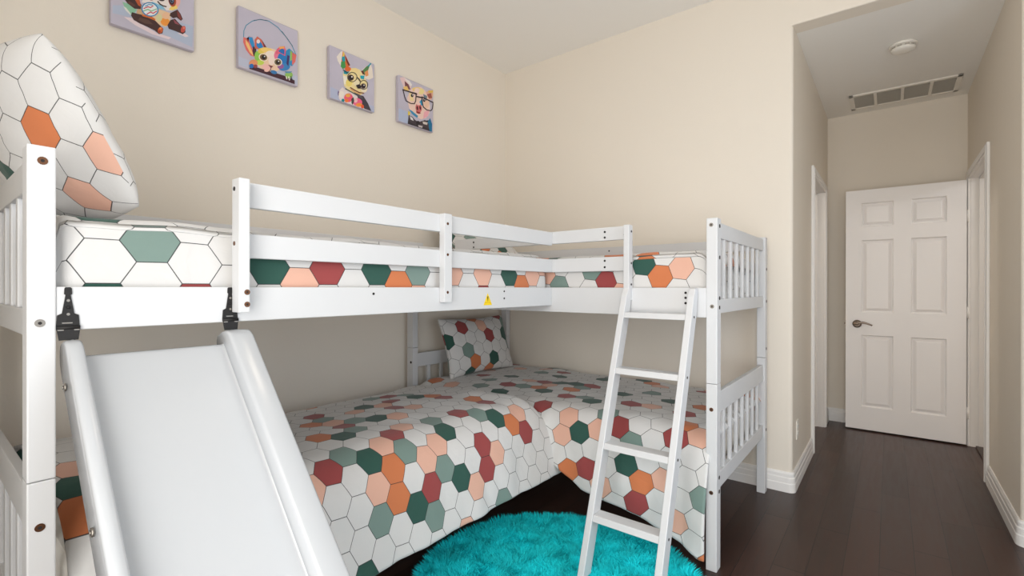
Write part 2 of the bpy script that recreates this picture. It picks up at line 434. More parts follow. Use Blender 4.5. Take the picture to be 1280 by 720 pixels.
post(XR-PT, XR, YH-PD, YH, [])
ZB = [(1.427, 1.495), (1.098, 1.160), (.662, .756), (.332, .402)]
def end_panel(name, a0, a1, fixed, axis, label=None):
    """two slatted panels, one per bunk; a runs along the panel, fixed is its middle across"""
    def P(a, d, z): return (a, fixed+d, z) if axis == 'x' else (fixed+d, a, z)
    for (zt, zb) in ((ZB[0], ZB[1]), (ZB[2], ZB[3])):
        mb = MB()
        for z0, z1 in (zt, zb): mb.box(P(a0, -.011, z0), P(a1, .011, z1), .003)
        o = mb.obj(name, M_BED, bed)
        n = 7
        for k in range(n):
            c = a0+(a1-a0)*(k+1)/(n+1) if True else 0
            box_obj('slat', P(c-.0135, -.008, zb[1]-.002), P(c+.0135, .008, zt[0]+.002), M_BED, o, .004)
end_panel('headboard', YA+PD, YAR-PD, XA+.012+.011, 'y')
end_panel('footboard', XB+PD, XR-PD, YB+.010+.011, 'x')
end_panel('headboard', XB+PT, XR-PT, YH-PD/2, 'x')

# side rails
def rail(name, lo, hi): return box_obj(name, lo, hi, M_BED, bed, .003)
RT = .022
rA = rail('side_rail', (XA+PT, YA+.004, 1.115), (XB-.001, YA+.004+RT, 1.210))
rail('side_rail', (XA+PT, YAR-.03, 1.10), (XB-.001, YAR-.008, 1.210))
rB = rail('side_rail', (XB, YH-PD, 1.081), (XB+RT, YB+PT, 1.210))
rail('side_rail', (XR-RT-.006, YH-PD, 1.09), (XR-.006, YB+PT, 1.210))
rail('side_rail', (XA+PT, YA+.008, .30), (XB-.001, YA+.03, .40))
rail('side_rail', (XA+PT, YAR-.03, .30), (XB-.001, YAR-.008, .40))
rail('side_rail', (XB+.006, YH-PD, .30), (XB+.028, YB+PT, .40))
rail('side_rail', (XR-RT-.006, YH-PD, .30), (XR-.006, YB+PT, .40))
# slatted bases
def base(x0, x1, y0, y1, z, along):
    mb = MB(); n = 12
    for k in range(n):
        if along == 'x':
            c = x0+(x1-x0)*(k+.5)/n; mb.box((c-.035, y0, z), (c+.035, y1, z+.016), .002)
        else:
            c = y0+(y1-y0)*(k+.5)/n; mb.box((x0, c-.035, z), (x1, c+.035, z+.016), .002)
    return mb.obj('slatted_base', M_BED, bed)
base(XA+PT, XB-.003, YA+.028, YAR-.032, 1.118, 'x'); base(XB+RT+.001, XR-RT-.008, YB+PT, YH-PD, 1.118, 'y')
base(XA+PT, XB-.003, YA+.032, YAR-.032, .335, 'x'); base(XB+.03, XR-RT-.008, YB+PT, YH-PD, .335, 'y')
# guard rails
GX1 = -2.664
def screws(o, pts, n, r=.0055):
    for p in pts: disc(p, n, r, M_HOLE, 'screw', o)
gA = rail('guard_rail', (GX1, YA+.002, 1.432), (XB-.001, YA+.002+RT, 1.5025))
gAm = rail('guard_rail', (GX1, YA+.002, 1.2905), (XB-.001, YA+.002+RT, 1.359))
gB = rail('guard_rail', (XB, -1.652, 1.4405), (XB+RT, -.50, 1.5055))
gBm = rail('guard_rail', (XB, -1.652, 1.2905), (XB+RT, -.50, 1.360))
p = rail('guard_post', (GX1-.028, YA-.042, 1.141), (GX1, YA+.004, 1.5035))
disc((GX1-.028, YA-.012, 1.476), xb, .006, M_HOLE, 'bolt', p); disc((GX1-.028, YA-.012, 1.328), xb, .006, M_BRONZE, 'bolt', p)
for z in (1.196, 1.163): disc((GX1-.0075, YA-.042, z), yb, .0075, M_BRONZE, 'bolt', p, ring=True)
p = rail('guard_post', (-1.925, YA-.026, 1.150), (-1.883, YA+.004, 1.5035))
for z in (1.463, 1.34, 1.19): disc((-1.908, YA-.026, z), yb, .0055, M_BRONZE, 'bolt', p)
p = rail('guard_post', (XB-.038, -1.680, 1.150), (XB+.004, -1.652, 1.5055))
for z in (1.475, 1.325, 1.225): disc((XB-.012, -1.680, z), yb, .0055, M_HOLE, 'bolt', p)
for (y, zs) in ((-.63, (1.43, 1.5)), (-.63, (1.29, 1.36))):
    pass
rail('guard_rail', (XA+PT, YAR-.03, 1.432), (XB-.001, YAR-.008, 1.5025)); rail('guard_rail', (XA+PT, YAR-.03, 1.2905), (XB-.001, YAR-.008, 1.359))
g4 = rail('guard_rail', (XR-RT-.006, YH-PD, 1.432), (XR-.006, YB+PT, 1.5025)); rail('guard_rail', (XR-RT-.006, YH-PD, 1.2905), (XR-.006, YB+PT, 1.359))
screws(gB, [(XB, -1.536, 1.483), (XB, -1.536, 1.4555), (XB, -1.64, 1.463), (XB, -.66, 1.482), (XB, -.66, 1.452)], xb)
screws(gBm, [(XB, -1.536, 1.3416), (XB, -1.536, 1.310)], xb)
screws(g4, [(XR-RT-.006, -.125, 1.475), (XR-RT-.006, -1.04, 1.475)], xb)
screws(rA, [(-1.516, YA+.004, 1.192), (-1.516, YA+.004, 1.159), (-2.235, YA+.004, 1.187)], yb, .0045)
screws(rB, [(XB, -1.6462, 1.193), (XB, -1.6462, 1.166), (XB, -1.93, 1.1875), (XB, -1.93, 1.1655), (XB, -1.93, 1.142)], xb)
# warning sticker on the front rail
mb = MB(); y = YA+.004
mb.prism([(-1.6319, y, 1.184), (-1.6600, y, 1.131), (-1.6038, y, 1.131)], (0, -.0008, 0)); mb.mi = 1
mb.prism([(-1.6319-.0035, y-.0008, 1.170), (-1.6319+.0035, y-.0008, 1.170), (-1.6319+.002, y-.0008, 1.154), (-1.6319-.002, y-.0008, 1.154)], (0, -.0003, 0))
mb.prism([(-1.6319-.0022, y-.0008, 1.152), (-1.6319+.0022, y-.0008, 1.152), (-1.6319+.0022, y-.0008, 1.1485), (-1.6319-.0022, y-.0008, 1.1485)], (0, -.0003, 0))
mb.mi = 2
mb.prism([(-1.6319-.021, y-.0008, 1.143), (-1.6319+.021, y-.0008, 1.143), (-1.6319+.021, y-.0008, 1.1415), (-1.6319-.021, y-.0008, 1.1415)], (0, -.0003, 0))
mb.obj('warning_sticker', [M_YELLOW, M_INK, simple('sticker_shade', (208, 154, 16), .5)], rA)['label'] = 'yellow triangular warning sticker with exclamation mark'

# ------------------------------------------------------------------ ladder
SLP = .355
def lx(z): return -1.160-SLP*(1.21-z)
lad = empty('ladder', (lx(0), -1.82, 0), 'white wooden four-rung ladder leaning against the short bunk side over the turquoise rug', 'ladder')
LD = .068
for (ya, yc) in ((-1.651, -1.679), (-1.957, -1.985)):
    zt = 1.206; pts = [(lx(.042), .042), (lx(zt-.03), zt-.03), (lx(zt)+.010, zt), (lx(zt)+.035, zt+.002), (lx(zt)+.043, zt-.006), (lx(1.10)+LD*.95, 1.10), (lx(.042)+LD, .042)]
    o = MB().prism([(x, ya, z) for x, z in pts], (0, yc-ya, 0)).obj('stile', M_BED, lad)
    m = o.modifiers.new('Bevel', 'BEVEL'); m.width = .003; m.segments = 2; m.limit_method = 'ANGLE'
    for z in (1.085, .841, .534, .262):
        disc((lx(z)+.032, yc, z), yb, .0055, M_HOLE, 'bolt', o)
for z in (1.085, .841, .534, .262):
    pts = [(lx(z+.012)+.003, z+.012), (lx(z-.013)+.003, z-.013), (lx(z-.013)+LD-.004, z-.013), (lx(z+.012)+LD-.004, z+.012)]
    o = MB().prism([(x, -1.679, z_) for x, z_ in pts], (0, -.278, 0)).obj('rung', M_BED, lad)
    m = o.modifiers.new('Bevel', 'BEVEL'); m.width = .0025; m.segments = 2; m.limit_method = 'ANGLE'

# ------------------------------------------------------------------ slide
sl = empty('slide', ((-3.036-2.654)/2, -2.0, 0), 'smooth white plastic slide hanging by black hinges from the long bunk rail', 'slide')
ANG = math.radians(46.6)
def slide_at(s):
    """top of the sliding surface and its slope at distance s from the upper edge"""
    y, z, a = -1.24, 1.060, ANG
    if s <= 1.14: return y-math.cos(a)*s, z-math.sin(a)*s, a
    y -= math.cos(a)*1.14; z -= math.sin(a)*1.14; n = 14; ds = (s-1.14)/n
    for k in range(n):
        a = max(math.radians(5), ANG-((k+.5)*ds)/.34*(ANG-math.radians(5))); y -= math.cos(a)*ds; z -= math.sin(a)*ds
    return y, z, a
def slide_mesh():
    mb = MB()
    def sweep(prof_at, ss):
        b = bmesh.new(); rings = []
        for s in ss:
            y, z, a = slide_at(max(0, s))
            if s < 0: y -= math.cos(a)*s; z -= math.sin(a)*s
            ny, nz_ = -math.sin(a), math.cos(a)
            rings.append([b.verts.new((x, y+ny*n, z+nz_*n)) for x, n in prof_at(s)])
        m = len(rings[0])
        for p, q in zip(rings, rings[1:]):
            for k in range(m):
                f = b.faces.new((p[k], p[(k+1) % m], q[(k+1) % m], q[k])); f.smooth = True
        b.faces.new(rings[0]); b.faces.new(rings[-1][::-1])
        mb.merge(b)
    S1 = 1.50
    xl0, xl1, xr0, xr1 = -3.034, -3.002, -2.721, -2.656
    bed_ss = [0, .004, .012]+[.03+(S1-.03)*k/60 for k in range(61)]
    def bedp(s):
        e = min(1, s/.012); t = -.004*(1-math.sqrt(max(0, 1-(1-e)**2)))
        fl = [(xr0-.005+.010*math.sin(q), .010-.010*math.cos(q)) for q in [PI/2*k/6 for k in range(1, 7)]]
        fr = [(xl1+.005-.010*math.sin(q), .010-.010*math.cos(q)) for q in [PI/2*k/6 for k in range(6, 0, -1)]]
        return [(xl1-.006, -.034)]+[(xl1-.006, fr[0][1])]+[(x, n+t) for x, n in fr]+[(xl1+.005, t), (xr0-.005, t)]+[(x, n+t) for x, n in fl]+[(xr0+.006, fl[-1][1]), (xr0+.006, -.034)]
    sweep(bedp, bed_ss)
    def wall(x0, x1, inner):
        ss = [-.034+.05*(1-math.cos(PI/2*k/12)) for k in range(13)]+[.03+(S1-.07)*k/50 for k in range(51)]+[S1-.04+.05*math.sin(PI/2*k/8) for k in range(1, 9)]
        def prof(s):
            e0 = min(1, max(0, (s+.034)/.05)); e1 = min(1, max(0, (S1+.010-s)/.05)); e = min(e0, e1)
            k = math.sqrt(max(.02, 1-(1-e)**2))
            h = -.005+.049*k; d = .006+.036*k
            r = min(.009, (x1-x0)/2*.7); sl = .003
            xi0, xi1 = (x0, x1-sl) if inner == 'right' else (x0+sl, x1)
            pts = [(x0, -d)]
            pts += [(xi0+r-r*math.cos(q), h-r+r*math.sin(q)) for q in [PI/2*k_/5 for k_ in range(6)]]
            pts += [((xi0+xi1)/2, h+.002)]
            pts += [(xi1-r+r*math.sin(q), h-r+r*math.cos(q)) for q in [PI/2*k_/5 for k_ in range(6)]]
            pts += [(x1, -d)]
            return pts
        sweep(prof, ss)
    wall(xl0, xl1, 'right'); wall(xr0, xr1, 'left')
    return mb.obj('chute', M_SLIDE, sl)
ch = slide_mesh()
for y, z in ((-1.285, 1.000), (-1.52, .772)):
    mb = MB().cyl((-3.036, y, z), (-3.040, y, z), .0085, 14).cyl((-3.040, y, z), (-3.042, y, z), .004, 8)
    mb.obj('bolt', M_STEEL, ch)
for cx in (-3.024, -2.697):
    mb = MB(); y = YA+.004
    out = [(-.006, 1.206), (-.004, 1.209), (.004, 1.209), (.006, 1.206), (.0065, 1.194), (.0042, 1.192), (.010, 1.152), (.0175, 1.148), (.019, 1.124), (-.019, 1.124), (-.0175, 1.148), (-.010, 1.152), (-.0042, 1.192), (-.0065, 1.194)]
    mb.prism([(cx+x, y, z) for x, z in out], (0, -.003, 0))
    mb.cyl((cx-.019, y-.005, 1.121), (cx+.019, y-.005, 1.121), .0045, 12)
    mb.cyl((cx-.003, y-.003, 1.165), (cx+.003, y-.004, 1.165), .003, 8)
    mb.prism([(cx-.019, y-.004, 1.117), (cx+.019, y-.004, 1.117), (cx+.016, y-.006, 1.094), (cx-.016, y-.006, 1.094)], (0, -.003, 0))
    mb.mi = 1
    for zz, xx, ww in ((1.131, -.006, .013), (1.116, -.013, .005), (1.116, .013, .005)): mb.box((cx+xx-ww if xx < -.01 else cx+xx-.004, y-.0036 if zz > 1.12 else y-.0075, zz-.0012), (cx+xx+ww, y-.003, zz+.0012))
    for zz in (1.18, 1.150): mb.cyl((cx, y-.003, zz), (cx, y-.0042, zz), .003, 8)
    mb.obj('strap_hinge', [M_BLACK, M_STEEL], sl)['label'] = 'black iron strap hinge'

# ------------------------------------------------------------------ bedding
def grid_obj(name, fn, nu, nv, mat, parent=None, thick=0., closed_v=False):
    """surface fn(i/nu, j/nv) -> (point, uv)"""
    vs, uvs, fs = [], [], []
    for i in range(nu+1):
        for j in range(nv+1):
            p, t = fn(i/nu, j/nv); vs.append(p); uvs.append(t)
    for i in range(nu):
        for j in range(nv):
            a = i*(nv+1)+j; fs.append((a, a+nv+1, a+nv+2, a+1))
    me = bpy.data.meshes.new(name); me.from_pydata(vs, [], fs)
    ul = me.uv_layers.new(name='UVMap')
    li = np.empty(len(me.loops), 'i'); me.loops.foreach_get('vertex_index', li)
    ul.data.foreach_set('uv', np.array(uvs, 'f')[li].ravel())
    o = link_mesh(name, me, mat, parent, True)
    if thick:
        m = o.modifiers.new('Solidify', 'SOLIDIFY'); m.thickness = thick; m.offset = -1
    return o
def nz(x, y, z, s, seed=0): return noise.noise(Vector((x*s+seed*7.13, y*s-seed*3.7, z*s+seed*1.9)))
def polyline(pts):
    d = [0]
    for a, b in zip(pts, pts[1:]): d.append(d[-1]+math.dist(a, b))
    L = d[-1]
    def at(s):
        s = max(0, min(L, s))
        for k in range(len(d)-1):
            if s <= d[k+1] or k == len(d)-2:
                t = (s-d[k])/max(1e-9, d[k+1]-d[k]); return tuple(pts[k][m]+t*(pts[k+1][m]-pts[k][m]) for m in range(len(pts[0])))
    return L, at
def round_corner(a, b, c, r, n=6):
    """points of a quadratic fillet at b"""
    a, b, c = Vector(a), Vector(b), Vector(c)
    p = b+(a-b).normalized()*r; q = b+(c-b).normalized()*r
    return [tuple((1-t)**2*p+2*t*(1-t)*b+t*t*q) for t in [k/n for k in range(n+1)]]
def chain(pts, rs, n=6):
    out = [pts[0]]
    for i in range(1, len(pts)-1): out += round_corner(pts[i-1], pts[i], pts[i+1], rs[i-1], n)
    out.append(pts[-1]); return out

TAB_A = {'rows': (-16, 12), 'cols': (-4, 13), 'm': (1.0113, 0.0682, 1.1995, -0.1302, 1.1376, 2.3541), 'fill': 0.36, 'cells': {(-11, 8): 'g', (-10, 0): 'o', (-10, 1): 'g', (-10, 2): 'p', (-10, 3): 'w', (-3, -1): 'p', (-2, 0): 'r', (-1, -4): 'g', (-1, 2): 'o', (0, -2): 's', (0, 0): 'g', (0, 2): 'g', (0, 5): 'o', (1, -2): 'o', (1, -1): 'o', (1, 0): 'p', (1, 2): 's', (1, 3): 'r', (1, 4): 'p', (1, 5): 's', (1, 6): 'r', (2, -2): 'g', (2, 0): 's', (2, 1): 'r', (2, 4): 's', (3, -3): 's', (3, -2): 'r', (3, -1): 'p', (3, 1): 'p', (3, 3): 'g', (3, 5): 'p', (4, -1): 's', (4, 0): 'p', (4, 3): 'p', (4, 6): 'g', (5, -4): 'p', (5, -2): 'g', (5, 0): 'g', (5, 1): 's', (5, 4): 'r', (6, -2): 'p', (6, 4): 'p', (7, -1): 'r', (7, 1): 'r', (7, 7): 'r', (8, -3): 's', (8, -1): 'p', (8, 1): 's', (8, 6): 'g', (8, 7): 's', (9, 0): 'g', (9, 4): 'r', (9, 5): 'o', (10, 0): 'o', (10, 2): 'r', (10, 3): 'o', (11, -1): 'r', (11, 0): 'p', (13, -3): 'r', (13, -2): 'o', (13, -1): 'p'}}
TAB_B = {'rows': (-4, 24), 'cols': (-15, 11), 'm': (1.085, 0.186, 0.415, -0.193, 0.975, 1.922), 'fill': 0.36, 'cells': {(-1, 2): 's', (0, 0): 'p', (0, 4): 'p', (1, -1): 'o', (1, 0): 'r', (1, 2): 'p', (2, -4): 'o', (2, -2): 'r', (2, 3): 'o', (2, 4): 'r', (3, 1): 's', (3, 2): 'g', (4, -4): 'g', (4, -2): 'p', (4, 1): 'r', (4, 4): 'p', (5, -2): 'r', (5, 0): 's', (5, 1): 'p', (5, 3): 'r', (6, -5): 's', (6, 2): 'g', (7, -4): 'g', (7, -1): 'g', (7, 1): 'p', (7, 2): 'p', (8, -1): 's', (9, -1): 'r', (9, 1): 'r', (10, -4): 'r', (10, -3): 's', (10, -2): 'o', (11, -7): 'g', (11, -1): 'g', (12, -3): 'g', (12, -1): 'o', (13, -3): 'r', (13, -1): 's', (13, 1): 'g', (14, -5): 'g', (14, -2): 'p', (14, 0): 'r', (15, -7): 'r', (15, 1): 's', (16, -5): 's', (16, -2): 'g', (16, 0): 's', (17, 2): 'p', (18, -1): 'r', (19, -6): 'p', (19, 2): 'o'}}
TAB_UA = {'rows': (-8, 17), 'cols': (-2, 14), 'm': (1, 0, -0.078, 0, 0.958, 2.38), 'fill': 0.36, 'cells': {(-8, -2): 'w', (-8, 2): 'w', (-5, -1): 'g', (-4, 1): 's', (-3, -1): 'r', (-1, 0): 'g', (0, 0): 'p', (0, 6): 'w', (1, 0): 'r', (3, 0): 'g', (4, 0): 'o', (5, -1): 'p', (5, 0): 's', (7, 0): 'p', (9, -1): 'r', (11, 0): 'g', (12, 0): 'o', (13, 0): 'p'}}
TAB_UB = {'rows': (-3, 24), 'cols': (-2, 14), 'm': (1, -0.117, -0.383, 0.117, 1, 1.88), 'fill': 0.2, 'cells': {(0, 0): 'p', (1, -1): 'o', (2, 0): 'g', (4, -1): 'r', (7, -2): 's', (8, -1): 'p'}}
TAB_P1 = {'rows': (-8, 20), 'cols': (-5, 6), 'm': (0.843, -0.738, -0.24, 0.571, 1.207, 0.363), 'fill': 0.0, 'cells': {(-3, -1): 'w', (-3, 0): 'w', (-2, -1): 'w', (-2, 0): 'p', (-1, -2): 'p', (-1, -1): 'w', (-1, 0): 'w', (-1, 2): 'w', (0, -1): 'w', (0, 0): 'o', (0, 1): 'w', (0, 2): 'w', (0, 3): 'w', (1, -2): 'w', (1, -1): 'w', (1, 0): 'w', (1, 1): 'w', (2, -2): 'g', (2, -1): 'w', (2, 0): 'w', (3, -2): 'g'}}
TAB_P2 = {'rows': (-5, 6), 'cols': (-6, 16), 'm': (1.04, 0.05, 0.19, -0.02, 1.04, 0.04), 'fill': 0.36, 'cells': {(-2, 0): 'g', (-2, 2): 'o', (-1, 0): 'o', (-1, 2): 'g', (0, 0): 's', (1, -2): 'g', (1, 2): 'r', (1, 4): 'g', (2, 0): 'r', (2, 2): 'p'}}

# long lower bunk: duvet along wall A
LA_, secA = polyline(chain([(-.19, .44), (-.205, .560), (-.80, .603), (-1.165, .600), (-1.275, .245)], [.06, .10, .155], 9))
AX0, AX1 = -3.015, -1.118
def duvetA(u, v):
    x = AX0+(AX1-AX0)*u; s = LA_*v; y, z = secA(s)
    top = max(0, min(1, (z-.45)/.12))
    dr = max(0, min(1, (.56-z)/.3))*(1 if y < -1.1 else 0)
    e = AX1-x; ed = 1-math.sqrt(max(0, 1-(1-min(1, e/.10))**2))
    z -= ed*.10*top
    hump = max(0, 1-((x-AX0)/.55)**2); z += top*hump*.12*max(0, 1-((y+.62)/.68)**2)
    z += top*(.010*nz(x, y, 0, 3.2, 1)+.006*nz(x, y, 0, 8, 2)+.006*math.sin(9*y+22*x+4*nz(x, y, 0, 2.5, 4))*max(0, nz(x, y, 0, 1.6, 5)+.1)+.012*max(0, 1-((x+1.22)/.10)**2)*max(0, min(1, (-y-.2)/.2)))
    y += dr*(.018*nz(x, 0, z*.3, 6, 3)-.004+.007*nz(x, 0, z*.6, 15, 9))
    if y < -1.1: z += dr*.012*nz(x, 0, 0, 4, 6)
    return (x, y, z), (x, -s)
M_DA = hex_mat('hexagon_print_long_duvet', TAB_A, flat_top=True, seed=3)
dA = grid_obj('duvet', duvetA, 220, 150, M_DA, thick=.012)
tag(dA, 'white duvet with coloured hexagon print spread over the long lower bunk behind the slide', 'duvet', 'hexagon print duvets')
mA = box_obj('mattress', (AX0+.02, -1.09, .352), (AX1-.04, -.235, .530), M_MATT, bev=.04)
tag(mA, 'white mattress under the duvet of the long lower bunk', 'mattress')

# short lower bunk: duvet along wall B
def hemB(y):
    k = [(-.1, .47), (-1.20, .47), (-1.27, .300), (-1.44, .212), (-1.73, .172), (-1.88, .128), (-2.005, .072), (-2.1, .07)]
    for (a, za), (b, zb) in zip(k, k[1:]):
        if y >= b: return za+(zb-za)*(y-a)/(b-a)
    return .07
BY0, BY1 = -.13, -2.031
def duvetB(u, v):
    y = BY0+(BY1-BY0)*u; zh = hemB(y)
    Lf, sec = polyline(chain([(-.075, .47), (-.078, .563), (-.75, .578), (-1.095, .572), (-1.150, zh)], [.04, .10, .11], 8))
    # keep the print continuous: arc measured from the front top edge
    s = Lf*v; x, z = sec(s)
    Lt = .093+1.020
    top = max(0, min(1, (z-.46)/.1)); dr = max(0, min(1, (.53-z)/.25))*(1 if x < -1 else 0)
    e = min(y-BY1, 9); ed = 1-math.sqrt(max(0, 1-(1-min(1, e/.06))**2)); z -= ed*.03*top
    e = BY0-y; ed = 1-math.sqrt(max(0, 1-(1-min(1, e/.06))**2)); z -= ed*.05*top
    z += top*(.010*nz(x, y, 0, 3.0, 11)+.006*nz(x, y, 0, 8, 12)+.005*math.sin(20*y+7*x+4*nz(x, y, 0, 2.5, 17))*max(0, nz(x, y, 0, 1.8, 18)+.1))
    k = max(0, min(1, (-1.15-y)/.15))
    x -= dr*k*(.012+.020*nz(0, y, z*.3, 6, 13)+.008*nz(0, y, z*.5, 15, 14))
    x -= dr*k*.02*max(0, min(1, (y+2.018)/-.08+1))
    return (x, y, z), (y, s-Lt)
M_DB = hex_mat('hexagon_print_short_duvet', TAB_B, flat_top=True, seed=5)
dB = grid_obj('duvet', duvetB, 210, 140, M_DB, thick=.012)
tag(dB, 'white duvet with coloured hexagon print hanging over the short lower bunk behind the ladder', 'duvet', 'hexagon print duvets')
mB = box_obj('mattress', (XB+.035, YB+.075, .352), (-.10, YH-PD-.045, .500), M_MATT, bev=.03)
tag(mB, 'white mattress under the duvet of the short lower bunk by the footboard', 'mattress')

# upper bunks: comforters tucked behind the rails
def loft(name, prof, a0, a1, along, tab, seed, label, ends=(.05, .05)):
    """closed cross-section prof [(across, z)] swept between a0 and a1"""
    L, sec = polyline(prof+[prof[0]])
    nu, nv = 170, 130
    mz = sum(p[1] for p in prof)/len(prof); mc = (min(p[0] for p in prof)+max(p[0] for p in prof))/2
    zlo, zhi = min(p[1] for p in prof), max(p[1] for p in prof)
    vs, uvs = [], []
    for i in range(nu+1):
        u = i/nu; a = a0+(a1-a0)*u
        e = min(abs(a-a0), abs(a1-a)); k = math.sqrt(max(0, 1-(1-min(1, e/ends[0]))**2))
        for j in range(nv):
            c, z = sec(L*j/nv)
            zz = zlo+(z-zlo)*(1-.30*(1-k)); cc = mc+(c-mc)*(1-.05*(1-k))
            t = max(0, min(1, (z-1.25)/.1))
            zz += t*(.008*nz(a, c, 0, 3.3, seed)+.004*nz(a, c, 0, 9, seed+1))
            cc += .004*nz(a, 0, z, 6, seed+2)*(1 if abs(c-mc) > .4 else 0)
            vs.append((a, cc, zz) if along == 'x' else (cc, a, zz))
    fs = []; lu = []
    for i in range(nu):
        for j in range(nv):
            j2 = (j+1) % nv
            fs.append((i*nv+j, (i+1)*nv+j, (i+1)*nv+j2, i*nv+j2))
            aA, aB = a0+(a1-a0)*i/nu, a0+(a1-a0)*(i+1)/nu; sA, sB = L*j/nv, L*(j+1)/nv
            lu += [(aA, sA), (aB, sA), (aB, sB), (aA, sB)]
    f0 = list(range(nv)); f1 = [nu*nv+j for j in range(nv)]
    fs += [f0[::-1], f1]
    lu += [(vs[k][1 if along == 'x' else 0]+9, vs[k][2]) for k in f0[::-1]]+[(vs[k][1 if along == 'x' else 0]+9, vs[k][2]) for k in f1]
    me = bpy.data.meshes.new(name); me.from_pydata(vs, [], fs)
    bm = bmesh.new(); bm.from_mesh(me)
    ul = me.uv_layers.new(name='UVMap'); ul.data.foreach_set('uv', np.array(lu, 'f').ravel())
    bm.free()
    o = link_mesh(name, me, hex_mat('hexagon_print_'+name+str(seed), tab, flat_top=True, seed=seed), None, True)
    o.modifiers.new('norm', 'WEIGHTED_NORMAL') if False else None
    return tag(o, label, 'comforter', 'hexagon print comforters')
# cross-section starts at the foot of the visible front face and runs up over the top
profA = chain([(YA+.030, 1.140), (YA+.032, 1.30), (YA+.060, 1.378), (-.72, 1.402), (YAR-.045, 1.375), (YAR-.036, 1.26), (YAR-.036, 1.140)], [.07, .04, .3, .05, .05])
cA = loft('comforter', profA, XA+PT+.003, XB-.008, 'x', TAB_UA, 21, 'white hexagon print comforter on the long upper bunk below the upright pillow', ends=(.02, .02))
profB = chain([(XB+RT+.006, 1.140), (XB+RT+.006, 1.30), (XB+RT+.035, 1.376), (-.58, 1.398), (XR-.075, 1.375), (XR-.036, 1.26), (XR-.036, 1.140)], [.07, .04, .3, .05, .05])
cB = loft('comforter', profB, YH-PD-.006, YB+PT+.004, 'y', TAB_UB, 25, 'white hexagon print comforter on the short upper bunk above the ladder')

def pillow(name, c, U, V, N, w, h, t, tab, seed, label, pinch=.10, flat=False, bend=0., plump=.55):
    """U, V unit axes of the sides, N the plump direction; two quilted faces meeting in a seam"""
    U, V, N = Vector(U).normalized(), Vector(V).normalized(), Vector(N).normalized()
    n = 44; vs, uvs, fs = [], [], []
    for side in (1, -1):
        base_ = len(vs)
        Q = []
        for i in range(n+1):
            row = []
            for j in range(n+1):
                a = -1+2*i/n; b = -1+2*j/n
                # finer near the seam
                a = math.copysign(1-(1-abs(a))**1.35, a); b = math.copysign(1-(1-abs(b))**1.35, b)
                k = max(0, (1-a**4)*(1-b**4))**plump*(.80+.20*(1-a*a)*(1-b*b))
                x = a*w/2*(1-pinch*(1-b**2)*abs(a)**2)
                y = b*h/2*(1-pinch*(1-a**2)*abs(b)**2)
                wr = .006*nz(a*2, b*2, side, 1.7, seed)+.004*nz(a*3, b*3, side*2, 3, seed+1)
                cr_ = 1-.03*abs(a)**5*abs(b)**5; x *= cr_; y *= cr_
                row.append(Vector(c)+U*x+V*y+N*side*(t/2*k+wr*k)-N*bend*max(0, (-a-.25)/.75)**2)
            Q.append(row)
        # print coordinates follow the length of the cloth, measured from the middle of the face
        h2 = n//2; su = [[0]*(n+1) for _ in range(n+1)]; sv = [[0]*(n+1) for _ in range(n+1)]
        for m in range(n+1):
            for i in range(h2+1, n+1):
                su[i][m] = su[i-1][m]+(Q[i][m]-Q[i-1][m]).length; sv[m][i] = sv[m][i-1]+(Q[m][i]-Q[m][i-1]).length
            for i in range(h2-1, -1, -1):
                su[i][m] = su[i+1][m]-(Q[i][m]-Q[i+1][m]).length; sv[m][i] = sv[m][i+1]-(Q[m][i]-Q[m][i+1]).length
        for i in range(n+1):
            for j in range(n+1):
                vs.append(tuple(Q[i][j])); uvs.append((su[i][j]+(1.05 if side < 0 else 0), sv[i][j]))
        for i in range(n):
            for j in range(n):
                q = (base_+i*(n+1)+j, base_+(i+1)*(n+1)+j, base_+(i+1)*(n+1)+j+1, base_+i*(n+1)+j+1)
                fs.append(q if side > 0 else q[::-1])
    me = bpy.data.meshes.new(name); me.from_pydata(vs, [], fs)
    ul = me.uv_layers.new(name='UVMap'); li = np.empty(len(me.loops), 'i'); me.loops.foreach_get('vertex_index', li)
    ul.data.foreach_set('uv', np.array(uvs, 'f')[li].ravel())
    bm = bmesh.new(); bm.from_mesh(me); bmesh.ops.remove_doubles(bm, verts=bm.verts[:], dist=1e-5); bmesh.ops.recalc_face_normals(bm, faces=bm.faces[:]); bm.to_mesh(me); bm.free()
    o = link_mesh(name, me, hex_mat('hexagon_print_'+name+str(seed), tab, flat_top=flat, seed=seed), None, True)
    return tag(o, label, 'pillow', 'hexagon print pillows')
pillow('pillow', (-3.0, -.66, 1.605), (0, 1, 0), (-.44, 0, .90), (-.90, 0, -.44), .68, .46, .225, TAB_P1, 31, 'white hexagon print pillow standing upright at the head of the long upper bunk', flat=True, bend=.07, pinch=-.06, plump=.58)
pillow('pillow', (-.575, -.205, .782), (1, 0, 0), (0, .30, .95), (0, -.95, .30), .72, .44, .15, TAB_P2, 35, 'white hexagon print pillow leaning in the corner of the short lower bunk')
pillow('pillow', (-.575, -.235, 1.53), (1, 0, 0), (0, .80, .60), (0, -.60, .80), .70, .44, .14, TAB_P2, 37, 'white hexagon print pillow at the wall end of the short upper bunk')


